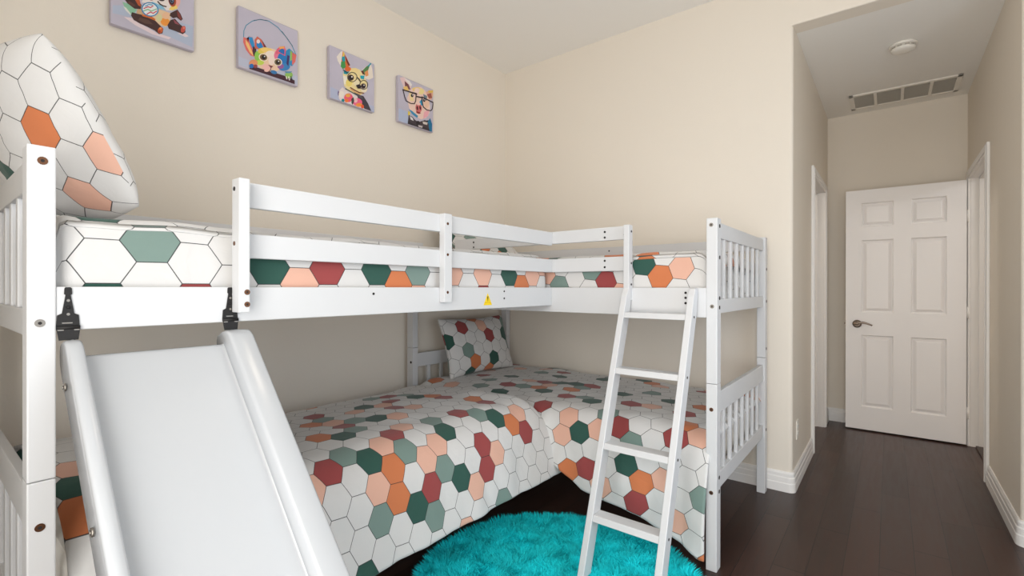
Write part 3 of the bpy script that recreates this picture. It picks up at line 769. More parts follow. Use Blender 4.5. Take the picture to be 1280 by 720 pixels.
# ------------------------------------------------------------------ rug
RC, RR = Vector((-1.63, -1.60, 0)), .575
rug = empty('rug', (RC.x, RC.y, 0), 'round turquoise shaggy rug on the dark floor under the ladder', 'rug')
MB().lathe([(RR-.01, 0), (RR, .004), (RR-.004, .010)], (RC.x, RC.y, 0.001), 64).obj('backing', M_RUGB, rug)
def pile():
    rng = np.random.default_rng(4); n = 80000
    r = RR*np.sqrt(rng.random(n)); th = rng.random(n)*2*PI
    bx, by = RC.x+r*np.cos(th), RC.y+r*np.sin(th)
    # tufts: blades lean together
    cl = np.array([nz(a, b, 0, 14, 3) for a, b in zip(bx, by)]); cl2 = np.array([nz(a, b, 5, 9, 8) for a, b in zip(bx, by)])
    la = cl*5+rng.normal(0, .9, n); ln = .024+.020*np.abs(cl2)+rng.random(n)*.012
    edge = np.clip((r-RR*.93)/(RR*.07), 0, 1)
    dx = np.cos(la)*(1-edge)+np.cos(th)*edge*1.3; dy = np.sin(la)*(1-edge)+np.sin(th)*edge*1.3
    wv = rng.random(n)*2*PI; wd = .0011+rng.random(n)*.0009
    V = np.zeros((n, 5, 3))
    hx, hy = np.cos(wv)*wd, np.sin(wv)*wd
    for k, (f, l, ww) in enumerate(((0, 0, 1), (0, 0, -1), (.6, .45, 1), (.6, .45, -1), (.88, 1.15, 0))):
        V[:, k, 0] = bx+dx*ln*l*.55+hx*ww; V[:, k, 1] = by+dy*ln*l*.55+hy*ww; V[:, k, 2] = .009+ln*f
    idx = np.arange(n)[:, None]*5
    quads = (idx+np.array([0, 1, 3, 2])); tris = (idx+np.array([2, 3, 4]))
    me = bpy.data.meshes.new('pile')
    me.vertices.add(n*5); me.vertices.foreach_set('co', V.astype('f').ravel())
    me.loops.add(n*7); me.loops.foreach_set('vertex_index', np.concatenate([quads, tris], 1).ravel().astype('i'))
    me.polygons.add(n*2); st = (np.arange(n)[:, None]*7+np.array([0, 4])).ravel().astype('i')
    me.polygons.foreach_set('loop_start', st)
    me.update(calc_edges=True); me.validate()
    o = link_mesh('pile', me, M_RUG, rug); o['kind'] = 'stuff'
pile()

# ------------------------------------------------------------------ pictures
ART = [
 [
  ((176, 186, 206), (22, 144, 224, 173, 467, 117, 702, 88, 973, 53, 985, 377, 127, 299, 22, 251)),
  ((226, 208, 212), (146, 145, 244, 176, 385, 120, 530, 81, 702, 88, 669, 49, 467, 42, 274, 85)),
  ((226, 208, 212), (779, 185, 858, 231, 927, 200, 881, 168)),
  ((140, 190, 160), (127, 347, 185, 350, 254, 321, 294, 315, 244, 219, 204, 213, 156, 276)),
  ((222, 222, 214), (137, 292, 171, 283, 224, 222, 214, 205, 165, 244)),
  ((226, 196, 160), (294, 315, 384, 419, 594, 439, 691, 445, 691, 341, 637, 215, 551, 204, 426, 262, 304, 258)),
  ((208, 168, 130), (294, 321, 364, 359, 384, 294, 324, 254, 284, 261)),
  ((236, 150, 62), (682, 287, 669, 261, 648, 239, 622, 228, 597, 228, 578, 239, 569, 261, 571, 287, 583, 313, 604, 335, 629, 347, 654, 347, 674, 336, 684, 314)),
  ((232, 186, 150), (685, 403, 680, 379, 667, 355, 647, 336, 626, 327, 606, 328, 593, 340, 588, 360, 593, 384, 606, 408, 626, 427, 647, 437, 667, 435, 680, 423)),
  ((214, 208, 160), (588, 328, 585, 302, 574, 277, 559, 260, 543, 252, 528, 257, 518, 272, 514, 295, 518, 321, 528, 346, 543, 363, 559, 371, 574, 367, 584, 351)),
  ((72, 48, 46), (127, 420, 204, 481, 293, 475, 344, 400, 334, 339, 264, 313, 185, 350)),
  ((190, 90, 50), (254, 468, 323, 464, 339, 372, 304, 381)),
  ((96, 60, 54), (204, 396, 273, 367, 254, 333, 185, 356)),
  ((72, 48, 46), (234, 251, 304, 258, 395, 274, 488, 265, 551, 216, 604, 176, 594, 107, 551, 74, 498, 105, 415, 121, 324, 131, 254, 150, 224, 198)),
  ((214, 110, 50), (344, 270, 446, 297, 509, 274, 498, 251, 426, 256, 354, 249)),
  ((94, 66, 58), (324, 217, 426, 225, 477, 185, 385, 157, 304, 171)),
  ((206, 98, 52), (594, 137, 584, 115, 571, 99, 556, 90, 544, 92, 537, 103, 535, 122, 540, 144, 550, 166, 563, 183, 578, 191, 590, 190, 597, 179, 599, 160)),
  ((238, 160, 80), (580, 171, 579, 165, 575, 160, 570, 155, 564, 153, 559, 153, 555, 156, 554, 161, 555, 167, 559, 173, 564, 177, 570, 180, 575, 179, 579, 177)),
  ((160, 60, 40), (568, 120, 567, 111, 563, 103, 556, 97, 550, 95, 544, 96, 540, 100, 538, 107, 540, 115, 544, 123, 550, 129, 556, 132, 563, 131, 567, 127)),
  ((72, 48, 46), (691, 445, 779, 536, 819, 489, 847, 423, 824, 387, 768, 414, 724, 382, 680, 401)),
  ((130, 60, 56), (774, 521, 813, 480, 835, 411, 813, 401, 779, 445)),
  ((72, 48, 46), (691, 341, 746, 385, 813, 329, 881, 293, 881, 240, 847, 197, 791, 203, 735, 205, 669, 203, 653, 248)),
  ((150, 80, 90), (724, 369, 768, 349, 813, 316, 746, 314)),
  ((196, 84, 74), (880, 274, 871, 250, 858, 231, 844, 220, 831, 220, 823, 231, 821, 250, 825, 274, 834, 299, 847, 318, 862, 329, 874, 329, 882, 318, 884, 299)),
  ((226, 130, 110), (875, 304, 874, 295, 870, 287, 864, 281, 859, 279, 853, 280, 849, 285, 848, 292, 849, 301, 853, 309, 858, 315, 864, 317, 870, 316, 874, 311)),
  ((232, 222, 216), (344, 437, 384, 593, 467, 708, 593, 808, 723, 834, 813, 774, 813, 656, 779, 549, 702, 482, 594, 445, 509, 451, 425, 463)),
  ((150, 190, 200), (395, 623, 467, 708, 529, 663, 467, 557, 384, 493)),
  ((140, 190, 214), (467, 507, 593, 503, 637, 458, 530, 441, 456, 458)),
  ((238, 206, 110), (702, 553, 779, 614, 779, 549, 713, 493, 669, 486)),
  ((232, 170, 160), (746, 741, 813, 747, 813, 643, 779, 562, 751, 614)),
  ((176, 80, 54), (761, 668, 762, 628, 753, 590, 737, 562, 715, 547, 694, 551, 676, 571, 665, 603, 664, 642, 673, 679, 689, 708, 710, 723, 732, 720, 750, 700)),
  ((74, 46, 50), (738, 654, 739, 627, 733, 599, 721, 579, 705, 568, 690, 570, 677, 584, 670, 608, 669, 636, 675, 662, 687, 683, 702, 694, 718, 692, 731, 678)),
  ((90, 120, 150), (730, 646, 728, 630, 722, 616, 713, 605, 704, 601, 695, 603, 688, 612, 686, 625, 688, 641, 695, 655, 704, 666, 713, 671, 722, 668, 728, 660)),
  ((30, 28, 34), (719, 641, 718, 630, 714, 620, 709, 613, 703, 611, 698, 612, 694, 619, 693, 629, 694, 639, 698, 649, 703, 656, 709, 659, 714, 657, 718, 650)),
  ((240, 240, 240), (718, 651, 718, 647, 716, 644, 714, 641, 712, 640, 709, 640, 708, 642, 707, 646, 708, 649, 709, 653, 712, 655, 714, 656, 716, 656, 718, 654)),
  ((160, 72, 60), (510, 596, 496, 561, 477, 532, 455, 516, 437, 516, 423, 531, 419, 558, 424, 593, 437, 629, 456, 657, 478, 674, 497, 675, 510, 660, 515, 632)),
  ((56, 40, 44), (500, 599, 492, 575, 479, 556, 465, 546, 453, 545, 445, 555, 442, 573, 446, 597, 454, 620, 467, 639, 481, 650, 493, 651, 501, 641, 504, 622)),
  ((236, 236, 236), (486, 612, 485, 606, 482, 601, 479, 597, 475, 596, 472, 596, 470, 599, 469, 604, 470, 609, 472, 614, 475, 618, 479, 619, 482, 619, 485, 616)),
  ((72, 48, 46), (415, 683, 410, 653, 396, 624, 375, 602, 353, 591, 332, 594, 318, 608, 313, 633, 318, 662, 332, 690, 353, 713, 375, 724, 396, 722, 410, 707)),
  ((72, 48, 46), (829, 899, 824, 871, 810, 844, 790, 823, 768, 812, 748, 813, 734, 827, 729, 850, 734, 878, 748, 905, 768, 926, 790, 937, 810, 936, 824, 922)),
  ((64, 46, 48), (619, 603, 612, 587, 597, 573, 579, 564, 561, 561, 546, 565, 537, 576, 536, 591, 543, 606, 557, 621, 575, 630, 594, 633, 609, 629, 618, 618)),
  ((70, 46, 44), (526, 533, 559, 502, 570, 519, 538, 550)),
  ((70, 46, 44), (554, 504, 599, 495, 606, 514, 561, 523)),
  ((70, 46, 44), (593, 495, 639, 504, 643, 522, 596, 514)),
  ((58, 130, 180), (542, 395, 530, 361, 509, 328, 482, 301, 451, 282, 419, 273, 389, 275, 365, 287, 348, 308, 340, 336, 342, 369, 354, 403, 373, 435, 400, 462, 431, 482, 463, 492, 493, 491, 518, 479, 536, 458, 544, 429)),
  ((226, 230, 230), (528, 393, 518, 364, 500, 336, 476, 313, 450, 297, 422, 289, 397, 290, 376, 301, 361, 319, 354, 343, 356, 371, 366, 400, 383, 428, 406, 451, 432, 467, 460, 476, 486, 475, 507, 465, 522, 446, 529, 422)),
  ((200, 70, 90), (368, 353, 421, 405, 416, 417, 363, 364)),
  ((200, 70, 90), (410, 400, 448, 402, 452, 418, 413, 416)),
  ((200, 70, 90), (446, 401, 484, 448, 477, 458, 439, 410)),
  ((120, 180, 130), (363, 314, 421, 368, 416, 379, 359, 325)),
  ((120, 180, 130), (410, 363, 457, 356, 462, 371, 415, 378)),
  ((120, 180, 130), (455, 356, 525, 422, 520, 432, 451, 366)),
  ((206, 70, 90), (405, 288, 453, 346, 446, 355, 398, 298)),
  ((206, 70, 90), (440, 339, 478, 333, 483, 349, 446, 355)),
  ((206, 70, 90), (478, 333, 526, 391, 519, 401, 471, 343)),
  ((70, 150, 190), (384, 392, 431, 442, 426, 452, 379, 402)),
  ((70, 150, 190), (421, 436, 470, 451, 471, 465, 423, 450)),
 ],
 [
  ((186, 190, 208), (4, 165, 448, 162, 996, 182, 996, 33, 4, 30)),
  ((72, 140, 168), (88, 509, 92, 623, 80, 619, 76, 505)),
  ((72, 140, 168), (90, 613, 129, 725, 117, 725, 79, 613)),
  ((72, 140, 168), (122, 713, 225, 832, 218, 839, 115, 721)),
  ((72, 140, 168), (216, 824, 347, 911, 344, 922, 213, 836)),
  ((72, 140, 168), (337, 906, 492, 945, 495, 959, 339, 920)),
  ((72, 140, 168), (483, 945, 641, 899, 649, 913, 490, 959)),
  ((72, 140, 168), (634, 903, 774, 799, 784, 812, 645, 915)),
  ((72, 140, 168), (769, 804, 888, 688, 899, 700, 779, 816)),
  ((72, 140, 168), (883, 694, 961, 542, 974, 552, 896, 704)),
  ((50, 80, 100), (237, 846, 345, 912, 344, 920, 236, 854)),
  ((50, 80, 100), (338, 909, 470, 944, 471, 954, 340, 918)),
  ((50, 90, 100), (704, 866, 820, 764, 827, 773, 711, 874)),
  ((50, 90, 100), (817, 768, 900, 672, 908, 680, 824, 776)),
  ((222, 110, 104), (78, 509, 74, 424, 118, 315, 188, 247, 249, 249, 290, 318, 249, 473, 222, 558, 168, 557, 154, 456, 128, 509)),
  ((240, 190, 120), (108, 479, 158, 437, 219, 312, 239, 256, 178, 296, 118, 399)),
  ((50, 140, 196), (158, 542, 218, 562, 247, 472, 270, 364, 219, 376, 174, 464)),
  ((70, 44, 56), (229, 422, 280, 400, 284, 295, 239, 256, 219, 333)),
  ((206, 104, 84), (259, 392, 255, 539, 296, 610, 367, 585, 469, 463, 342, 403)),
  ((48, 130, 196), (284, 444, 284, 534, 321, 566, 367, 520, 405, 460, 321, 416)),
  ((238, 214, 210), (342, 542, 339, 526, 331, 511, 320, 500, 306, 495, 295, 496, 287, 505, 284, 519, 287, 535, 295, 550, 306, 562, 319, 567, 331, 565, 339, 556)),
  ((110, 50, 60), (367, 585, 469, 463, 416, 449)),
  ((236, 202, 172), (753, 320, 729, 258, 686, 198, 628, 147, 560, 108, 489, 84, 420, 77, 357, 87, 307, 113, 273, 153, 257, 204, 261, 261, 283, 321, 323, 379, 377, 430, 442, 470, 513, 496, 584, 506, 649, 499, 702, 474, 739, 433, 757, 380)),
  ((146, 196, 84), (369, 294, 371, 248, 361, 204, 342, 172, 316, 158, 290, 165, 268, 190, 254, 230, 252, 276, 262, 319, 281, 351, 306, 365, 333, 359, 355, 334)),
  ((226, 200, 90), (429, 431, 427, 408, 412, 383, 389, 361, 361, 345, 335, 339, 315, 345, 306, 360, 308, 382, 322, 407, 346, 430, 373, 446, 400, 452, 420, 446)),
  ((240, 206, 120), (545, 460, 532, 438, 502, 416, 462, 399, 419, 390, 382, 391, 358, 402, 352, 420, 364, 441, 393, 463, 433, 479, 476, 488, 514, 488, 538, 478)),
  ((240, 224, 212), (598, 426, 590, 396, 566, 365, 531, 340, 493, 325, 458, 324, 435, 337, 426, 360, 435, 389, 458, 420, 493, 445, 531, 459, 566, 461, 590, 449)),
  ((240, 218, 206), (590, 323, 584, 283, 569, 246, 546, 221, 521, 212, 498, 221, 483, 246, 478, 281, 483, 321, 498, 357, 521, 383, 546, 392, 569, 384, 584, 359)),
  ((228, 120, 150), (688, 439, 676, 397, 655, 362, 629, 339, 604, 334, 585, 348, 574, 377, 575, 416, 588, 457, 608, 492, 634, 515, 659, 521, 679, 507, 689, 478)),
  ((40, 120, 186), (855, 425, 833, 359, 793, 302, 744, 266, 695, 256, 656, 276, 634, 320, 633, 381, 654, 446, 693, 502, 742, 539, 791, 550, 831, 531, 854, 487)),
  ((60, 130, 190), (857, 317, 852, 284, 828, 247, 789, 213, 743, 189, 700, 179, 668, 186, 653, 207, 658, 239, 682, 276, 720, 309, 765, 334, 809, 345, 842, 338)),
  ((150, 90, 150), (745, 270, 739, 248, 723, 227, 700, 210, 674, 200, 651, 201, 635, 210, 629, 227, 635, 249, 651, 270, 674, 287, 700, 296, 723, 296, 739, 287)),
  ((196, 214, 90), (405, 211, 399, 190, 381, 168, 356, 151, 329, 141, 304, 140, 286, 148, 280, 165, 286, 186, 304, 207, 329, 224, 356, 235, 381, 236, 399, 227)),
  ((240, 186, 180), (521, 177, 513, 154, 493, 129, 464, 110, 432, 98, 403, 97, 383, 106, 376, 125, 383, 148, 403, 171, 432, 191, 464, 203, 493, 204, 513, 195)),
  ((224, 100, 124), (598, 426, 621, 522, 676, 588, 754, 626, 781, 570, 768, 457, 687, 471)),
  ((40, 110, 180), (643, 498, 709, 568, 754, 563, 754, 474, 687, 482)),
  ((240, 170, 90), (654, 573, 743, 621, 754, 590, 676, 544)),
  ((56, 140, 190), (777, 550, 840, 620, 891, 594, 961, 548, 952, 436, 891, 322, 811, 338)),
  ((222, 110, 100), (891, 571, 970, 552, 947, 420, 891, 340)),
  ((150, 190, 90), (856, 592, 891, 583, 887, 434, 854, 399)),
  ((70, 50, 100), (804, 493, 845, 486, 822, 297, 790, 331)),
  ((72, 42, 52), (198, 92, 301, 87, 512, 97, 732, 108, 938, 89, 938, 21, 665, 23, 343, 22, 168, 18)),
  ((242, 226, 206), (471, 294, 454, 263, 425, 239, 390, 226, 357, 226, 331, 240, 318, 263, 320, 293, 337, 323, 365, 347, 399, 361, 432, 361, 459, 348, 472, 324)),
  ((120, 92, 58), (456, 295, 443, 271, 420, 251, 393, 240, 367, 240, 346, 251, 336, 270, 338, 294, 351, 318, 373, 337, 400, 348, 427, 348, 447, 338, 458, 319)),
  ((40, 30, 30), (437, 309, 433, 292, 423, 276, 409, 263, 393, 257, 379, 259, 369, 268, 365, 282, 369, 300, 379, 316, 393, 329, 409, 335, 423, 333, 433, 324)),
  ((240, 240, 240), (424, 320, 423, 315, 420, 310, 416, 306, 411, 304, 407, 305, 404, 307, 403, 312, 404, 317, 407, 322, 411, 325, 416, 327, 420, 327, 423, 324)),
  ((236, 220, 206), (711, 309, 696, 277, 670, 251, 638, 234, 605, 231, 580, 242, 566, 264, 566, 294, 581, 325, 606, 352, 639, 368, 671, 372, 697, 361, 712, 339)),
  ((112, 96, 62), (696, 307, 684, 282, 663, 261, 638, 248, 612, 245, 592, 254, 581, 272, 581, 296, 593, 321, 613, 342, 639, 355, 664, 358, 685, 349, 696, 331)),
  ((36, 28, 30), (671, 314, 668, 297, 659, 281, 646, 270, 631, 264, 618, 266, 609, 275, 605, 289, 609, 306, 618, 321, 631, 333, 646, 338, 659, 337, 668, 328)),
  ((240, 240, 240), (663, 326, 662, 321, 658, 316, 654, 312, 649, 310, 645, 311, 642, 313, 640, 318, 642, 323, 645, 328, 649, 332, 654, 333, 658, 333, 662, 330)),
  ((120, 56, 64), (473, 197, 560, 202, 521, 157)),
  ((110, 60, 70), (516, 160, 506, 115, 516, 116, 527, 161)),
  ((110, 60, 70), (513, 126, 464, 84, 469, 76, 517, 118)),
  ((60, 80, 130), (506, 114, 560, 104, 565, 115, 512, 125)),
  ((60, 120, 176), (623, 109, 614, 94, 596, 81, 573, 73, 548, 71, 528, 76, 516, 86, 514, 100, 523, 114, 540, 127, 564, 135, 588, 137, 609, 132, 621, 122)),
  ((240, 190, 180), (490, 107, 486, 94, 474, 81, 457, 70, 438, 63, 421, 62, 410, 67, 405, 77, 410, 89, 421, 103, 438, 114, 457, 121, 474, 122, 486, 117)),
  ((226, 150, 104), (300, 174, 297, 146, 282, 116, 256, 91, 226, 74, 196, 70, 174, 79, 163, 98, 166, 126, 181, 155, 206, 181, 237, 198, 266, 203, 288, 194)),
  ((44, 110, 180), (239, 90, 236, 72, 225, 55, 211, 42, 195, 37, 180, 39, 170, 48, 166, 63, 170, 81, 180, 98, 195, 111, 211, 117, 225, 115, 236, 105)),
  ((150, 70, 70), (297, 107, 294, 92, 284, 79, 271, 68, 256, 63, 243, 64, 234, 71, 231, 83, 234, 97, 243, 111, 256, 121, 271, 126, 284, 126, 294, 118)),
  ((146, 190, 96), (901, 171, 894, 144, 875, 117, 847, 96, 816, 85, 789, 87, 770, 101, 763, 124, 770, 151, 789, 178, 816, 199, 847, 210, 875, 208, 894, 195)),
  ((236, 226, 220), (773, 102, 789, 54, 804, 64, 788, 112)),
  ((236, 226, 220), (818, 114, 834, 52, 850, 61, 834, 123)),
  ((60, 60, 70), (859, 132, 886, 69, 901, 79, 874, 142)),
  ((90, 140, 170), (754, 183, 891, 232, 846, 182, 777, 164)),
 ],
 [
  ((178, 184, 208), (18, 4, 18, 211, 510, 154, 996, 125, 996, 4)),
  ((236, 226, 216), (145, 828, 228, 955, 276, 989, 276, 662, 240, 671, 169, 751)),
  ((214, 110, 60), (276, 989, 361, 888, 439, 764, 361, 693, 264, 636, 240, 756)),
  ((30, 150, 170), (259, 871, 317, 914, 331, 812, 276, 770, 252, 814)),
  ((70, 150, 80), (240, 767, 324, 809, 341, 696, 276, 636, 230, 671)),
  ((226, 200, 90), (287, 979, 317, 958, 302, 887, 273, 876)),
  ((110, 44, 40), (324, 917, 434, 774, 400, 746, 351, 819)),
  ((232, 220, 206), (686, 743, 790, 870, 909, 981, 949, 882, 971, 707, 869, 632, 764, 625)),
  ((84, 130, 80), (691, 734, 803, 875, 901, 969, 843, 799, 764, 681)),
  ((30, 150, 170), (909, 992, 927, 977, 869, 898, 829, 889)),
  ((226, 150, 90), (764, 748, 843, 821, 858, 714, 790, 668)),
  ((96, 40, 40), (681, 746, 733, 769, 754, 709, 712, 663)),
  ((238, 218, 160), (276, 533, 300, 606, 410, 699, 559, 760, 661, 756, 725, 690, 830, 569, 817, 429, 738, 314, 661, 245, 535, 227, 386, 267, 301, 326)),
  ((20, 150, 166), (300, 606, 385, 723, 446, 724, 415, 625, 361, 562, 293, 550)),
  ((226, 106, 50), (454, 700, 447, 677, 428, 653, 401, 634, 370, 623, 343, 623, 324, 633, 317, 651, 324, 674, 343, 697, 370, 716, 400, 728, 428, 728, 447, 719)),
  ((238, 214, 150), (620, 731, 611, 706, 587, 681, 553, 660, 515, 646, 481, 644, 457, 652, 449, 670, 457, 694, 481, 719, 515, 740, 553, 754, 587, 757, 611, 749)),
  ((30, 160, 180), (661, 645, 764, 681, 751, 598, 674, 583)),
  ((240, 232, 214), (276, 512, 361, 519, 386, 376, 301, 347)),
  ((236, 214, 120), (484, 441, 477, 407, 456, 374, 427, 350, 394, 339, 364, 343, 344, 362, 337, 392, 344, 426, 364, 459, 394, 483, 426, 494, 456, 490, 477, 471)),
  ((240, 226, 190), (651, 486, 644, 455, 626, 426, 599, 404, 570, 395, 544, 399, 526, 416, 519, 442, 526, 473, 544, 502, 570, 524, 599, 534, 626, 530, 644, 513)),
  ((240, 224, 196), (830, 434, 822, 398, 800, 364, 769, 339, 734, 328, 703, 333, 681, 352, 674, 383, 681, 418, 703, 452, 734, 477, 769, 488, 800, 484, 822, 464)),
  ((226, 214, 212), (170, 154, 264, 281, 361, 259, 509, 241, 610, 229, 765, 233, 870, 85, 910, 6, 877, 4, 243, 4, 193, 34)),
  ((66, 60, 68), (585, 243, 738, 258, 844, 145, 923, 10, 765, 9, 636, 104)),
  ((90, 80, 90), (509, 263, 661, 256, 739, 203, 636, 193)),
  ((234, 90, 120), (496, 134, 479, 93, 446, 57, 403, 33, 360, 27, 325, 39, 304, 66, 302, 104, 319, 145, 351, 180, 393, 204, 436, 211, 472, 200, 493, 172)),
  ((236, 100, 140), (709, 109, 691, 71, 654, 38, 607, 15, 558, 8, 518, 18, 493, 42, 489, 76, 506, 113, 542, 147, 589, 170, 638, 178, 679, 168, 704, 144)),
  ((240, 170, 80), (440, 175, 435, 159, 420, 142, 398, 128, 374, 121, 353, 121, 337, 128, 332, 141, 337, 158, 352, 175, 374, 188, 398, 196, 420, 196, 435, 189)),
  ((240, 150, 70), (713, 72, 705, 52, 684, 32, 653, 15, 619, 5, 603, 4, 585, 4, 567, 11, 560, 26, 567, 45, 588, 65, 619, 82, 653, 93, 684, 94, 705, 87)),
  ((240, 120, 60), (401, 65, 396, 47, 384, 29, 367, 17, 347, 11, 329, 13, 317, 23, 313, 38, 317, 56, 329, 74, 347, 87, 366, 93, 384, 91, 396, 81)),
  ((240, 190, 190), (600, 126, 596, 106, 583, 87, 565, 72, 545, 66, 527, 70, 514, 81, 510, 99, 514, 119, 527, 138, 545, 152, 565, 159, 583, 156, 596, 144)),
  ((70, 70, 66), (460, 116, 510, 164, 525, 92, 490, 5, 465, 30)),
  ((226, 90, 50), (749, 49, 746, 30, 736, 13, 725, 4, 687, 4, 680, 11, 677, 28, 680, 46, 690, 63, 705, 75, 721, 80, 736, 76, 746, 65)),
  ((30, 130, 140), (311, 38, 307, 21, 298, 7, 294, 4, 247, 4, 243, 17, 246, 33, 256, 47, 269, 58, 284, 63, 298, 61, 307, 51)),
  ((110, 80, 130), (196, 141, 194, 120, 190, 103, 185, 92, 178, 90, 172, 97, 169, 112, 167, 132, 169, 153, 172, 171, 178, 181, 185, 183, 190, 176, 194, 161)),
  ((236, 224, 214), (298, 152, 293, 122, 277, 95, 254, 75, 228, 67, 205, 73, 189, 90, 184, 116, 189, 146, 205, 173, 228, 193, 254, 201, 277, 196, 293, 179)),
  ((80, 60, 50), (517, 551, 510, 522, 490, 494, 462, 473, 432, 462, 404, 465, 385, 479, 378, 504, 385, 532, 404, 560, 431, 581, 462, 592, 490, 590, 510, 575)),
  ((40, 30, 32), (492, 543, 487, 522, 475, 503, 457, 488, 437, 481, 419, 484, 407, 495, 403, 512, 407, 532, 419, 552, 437, 566, 457, 573, 475, 571, 487, 560)),
  ((240, 236, 230), (487, 558, 485, 551, 481, 545, 475, 539, 468, 537, 462, 538, 458, 542, 457, 548, 458, 555, 462, 562, 468, 567, 475, 569, 481, 568, 485, 564)),
  ((80, 56, 60), (790, 477, 785, 452, 769, 428, 746, 410, 721, 402, 698, 404, 682, 418, 676, 439, 682, 464, 698, 488, 721, 506, 746, 514, 769, 512, 785, 498)),
  ((34, 26, 30), (770, 470, 766, 454, 756, 439, 741, 428, 725, 423, 711, 424, 701, 433, 697, 446, 701, 462, 711, 477, 725, 488, 741, 493, 756, 492, 766, 483)),
  ((240, 236, 230), (762, 483, 760, 478, 757, 473, 752, 469, 746, 467, 741, 467, 737, 470, 736, 474, 737, 480, 741, 485, 746, 489, 752, 491, 757, 490, 760, 488)),
  ((46, 46, 54), (578, 588, 570, 546, 585, 549, 593, 591)),
  ((46, 46, 54), (574, 557, 551, 514, 564, 512, 587, 555)),
  ((46, 46, 54), (558, 525, 523, 487, 533, 480, 568, 518)),
  ((46, 46, 54), (533, 496, 491, 467, 496, 457, 538, 485)),
  ((46, 46, 54), (502, 473, 457, 458, 457, 445, 502, 460)),
  ((46, 46, 54), (468, 460, 426, 459, 421, 445, 463, 446)),
  ((46, 46, 54), (435, 457, 401, 471, 392, 458, 426, 444)),
  ((46, 46, 54), (408, 466, 386, 492, 373, 482, 396, 455)),
  ((46, 46, 54), (390, 484, 382, 521, 368, 513, 375, 477)),
  ((46, 46, 54), (382, 511, 390, 552, 375, 549, 368, 508)),
  ((46, 46, 54), (386, 542, 408, 584, 396, 586, 373, 544)),
  ((46, 46, 54), (401, 573, 435, 611, 426, 618, 391, 580)),
  ((46, 46, 54), (425, 603, 468, 631, 462, 641, 420, 613)),
  ((46, 46, 54), (456, 625, 502, 641, 502, 654, 456, 638)),
  ((46, 46, 54), (490, 639, 533, 640, 538, 654, 496, 653)),
  ((46, 46, 54), (523, 642, 558, 629, 568, 642, 533, 655)),
  ((46, 46, 54), (551, 634, 574, 607, 587, 618, 564, 645)),
  ((46, 46, 54), (570, 615, 578, 578, 593, 586, 585, 622)),
  ((46, 46, 54), (825, 516, 818, 475, 834, 478, 841, 519)),
  ((46, 46, 54), (822, 486, 801, 445, 815, 443, 836, 484)),
  ((46, 46, 54), (808, 455, 777, 419, 787, 413, 819, 449)),
  ((46, 46, 54), (787, 428, 747, 402, 753, 391, 793, 418)),
  ((46, 46, 54), (759, 407, 718, 394, 718, 380, 759, 394)),
  ((46, 46, 54), (729, 396, 690, 397, 685, 382, 724, 381)),
  ((46, 46, 54), (701, 395, 669, 410, 659, 396, 690, 381)),
  ((46, 46, 54), (676, 404, 656, 431, 642, 420, 662, 393)),
  ((46, 46, 54), (660, 422, 653, 459, 637, 451, 644, 415)),
  ((46, 46, 54), (653, 448, 659, 489, 644, 486, 637, 446)),
  ((46, 46, 54), (656, 479, 676, 519, 662, 521, 642, 480)),
  ((46, 46, 54), (669, 509, 700, 545, 690, 551, 658, 515)),
  ((46, 46, 54), (690, 536, 729, 562, 723, 573, 685, 546)),
  ((46, 46, 54), (717, 556, 759, 571, 759, 584, 717, 570)),
  ((46, 46, 54), (747, 569, 787, 568, 792, 583, 753, 583)),
  ((46, 46, 54), (776, 570, 808, 555, 819, 569, 787, 584)),
  ((46, 46, 54), (801, 561, 822, 534, 836, 545, 815, 572)),
  ((46, 46, 54), (818, 542, 825, 506, 841, 513, 834, 550)),
  ((46, 46, 54), (568, 563, 623, 554, 634, 575, 579, 584)),
  ((46, 46, 54), (609, 561, 649, 515, 669, 532, 629, 578)),
  ((46, 60, 70), (391, 599, 277, 625, 266, 607, 380, 581)),
  ((46, 36, 40), (559, 412, 623, 455, 681, 441, 661, 379, 597, 362)),
  ((120, 60, 50), (423, 318, 534, 293, 546, 313, 435, 338)),
  ((120, 60, 50), (523, 295, 637, 281, 647, 303, 533, 315)),
  ((120, 60, 50), (627, 281, 744, 305, 747, 326, 630, 302)),
  ((226, 170, 110), (439, 292, 546, 256, 555, 270, 448, 306)),
  ((226, 170, 110), (540, 257, 663, 261, 668, 275, 545, 271)),
  ((60, 80, 80), (315, 261, 435, 240, 445, 259, 324, 279)),
  ((60, 80, 80), (425, 242, 585, 211, 595, 229, 435, 260)),
 ],
 [
  ((176, 186, 212), (4, 4, 4, 275, 260, 267, 260, 4)),
  ((226, 196, 196), (26, 946, 148, 994, 301, 963, 371, 909, 329, 785, 231, 720, 148, 759, 66, 884)),
  ((232, 226, 222), (148, 977, 301, 963, 371, 909, 343, 856, 231, 918)),
  ((120, 70, 76), (162, 916, 273, 877, 329, 785, 231, 753, 176, 812)),
  ((230, 190, 110), (121, 771, 231, 830, 287, 749, 176, 691)),
  ((226, 176, 150), (750, 853, 871, 945, 979, 973, 996, 894, 996, 865, 948, 743, 841, 733, 765, 778)),
  ((226, 190, 90), (841, 917, 994, 985, 994, 931, 871, 880)),
  ((160, 90, 80), (796, 822, 932, 900, 963, 794, 871, 754)),
  ((236, 204, 190), (329, 785, 457, 882, 631, 939, 750, 899, 841, 779, 902, 591, 887, 425, 781, 280, 633, 205, 458, 235, 330, 310, 288, 363, 232, 566)),
  ((238, 206, 130), (371, 832, 544, 911, 661, 893, 544, 798, 400, 774)),
  ((238, 220, 150), (720, 866, 712, 834, 687, 803, 651, 778, 612, 766, 577, 767, 553, 783, 544, 810, 552, 842, 577, 873, 612, 897, 651, 910, 687, 909, 712, 893)),
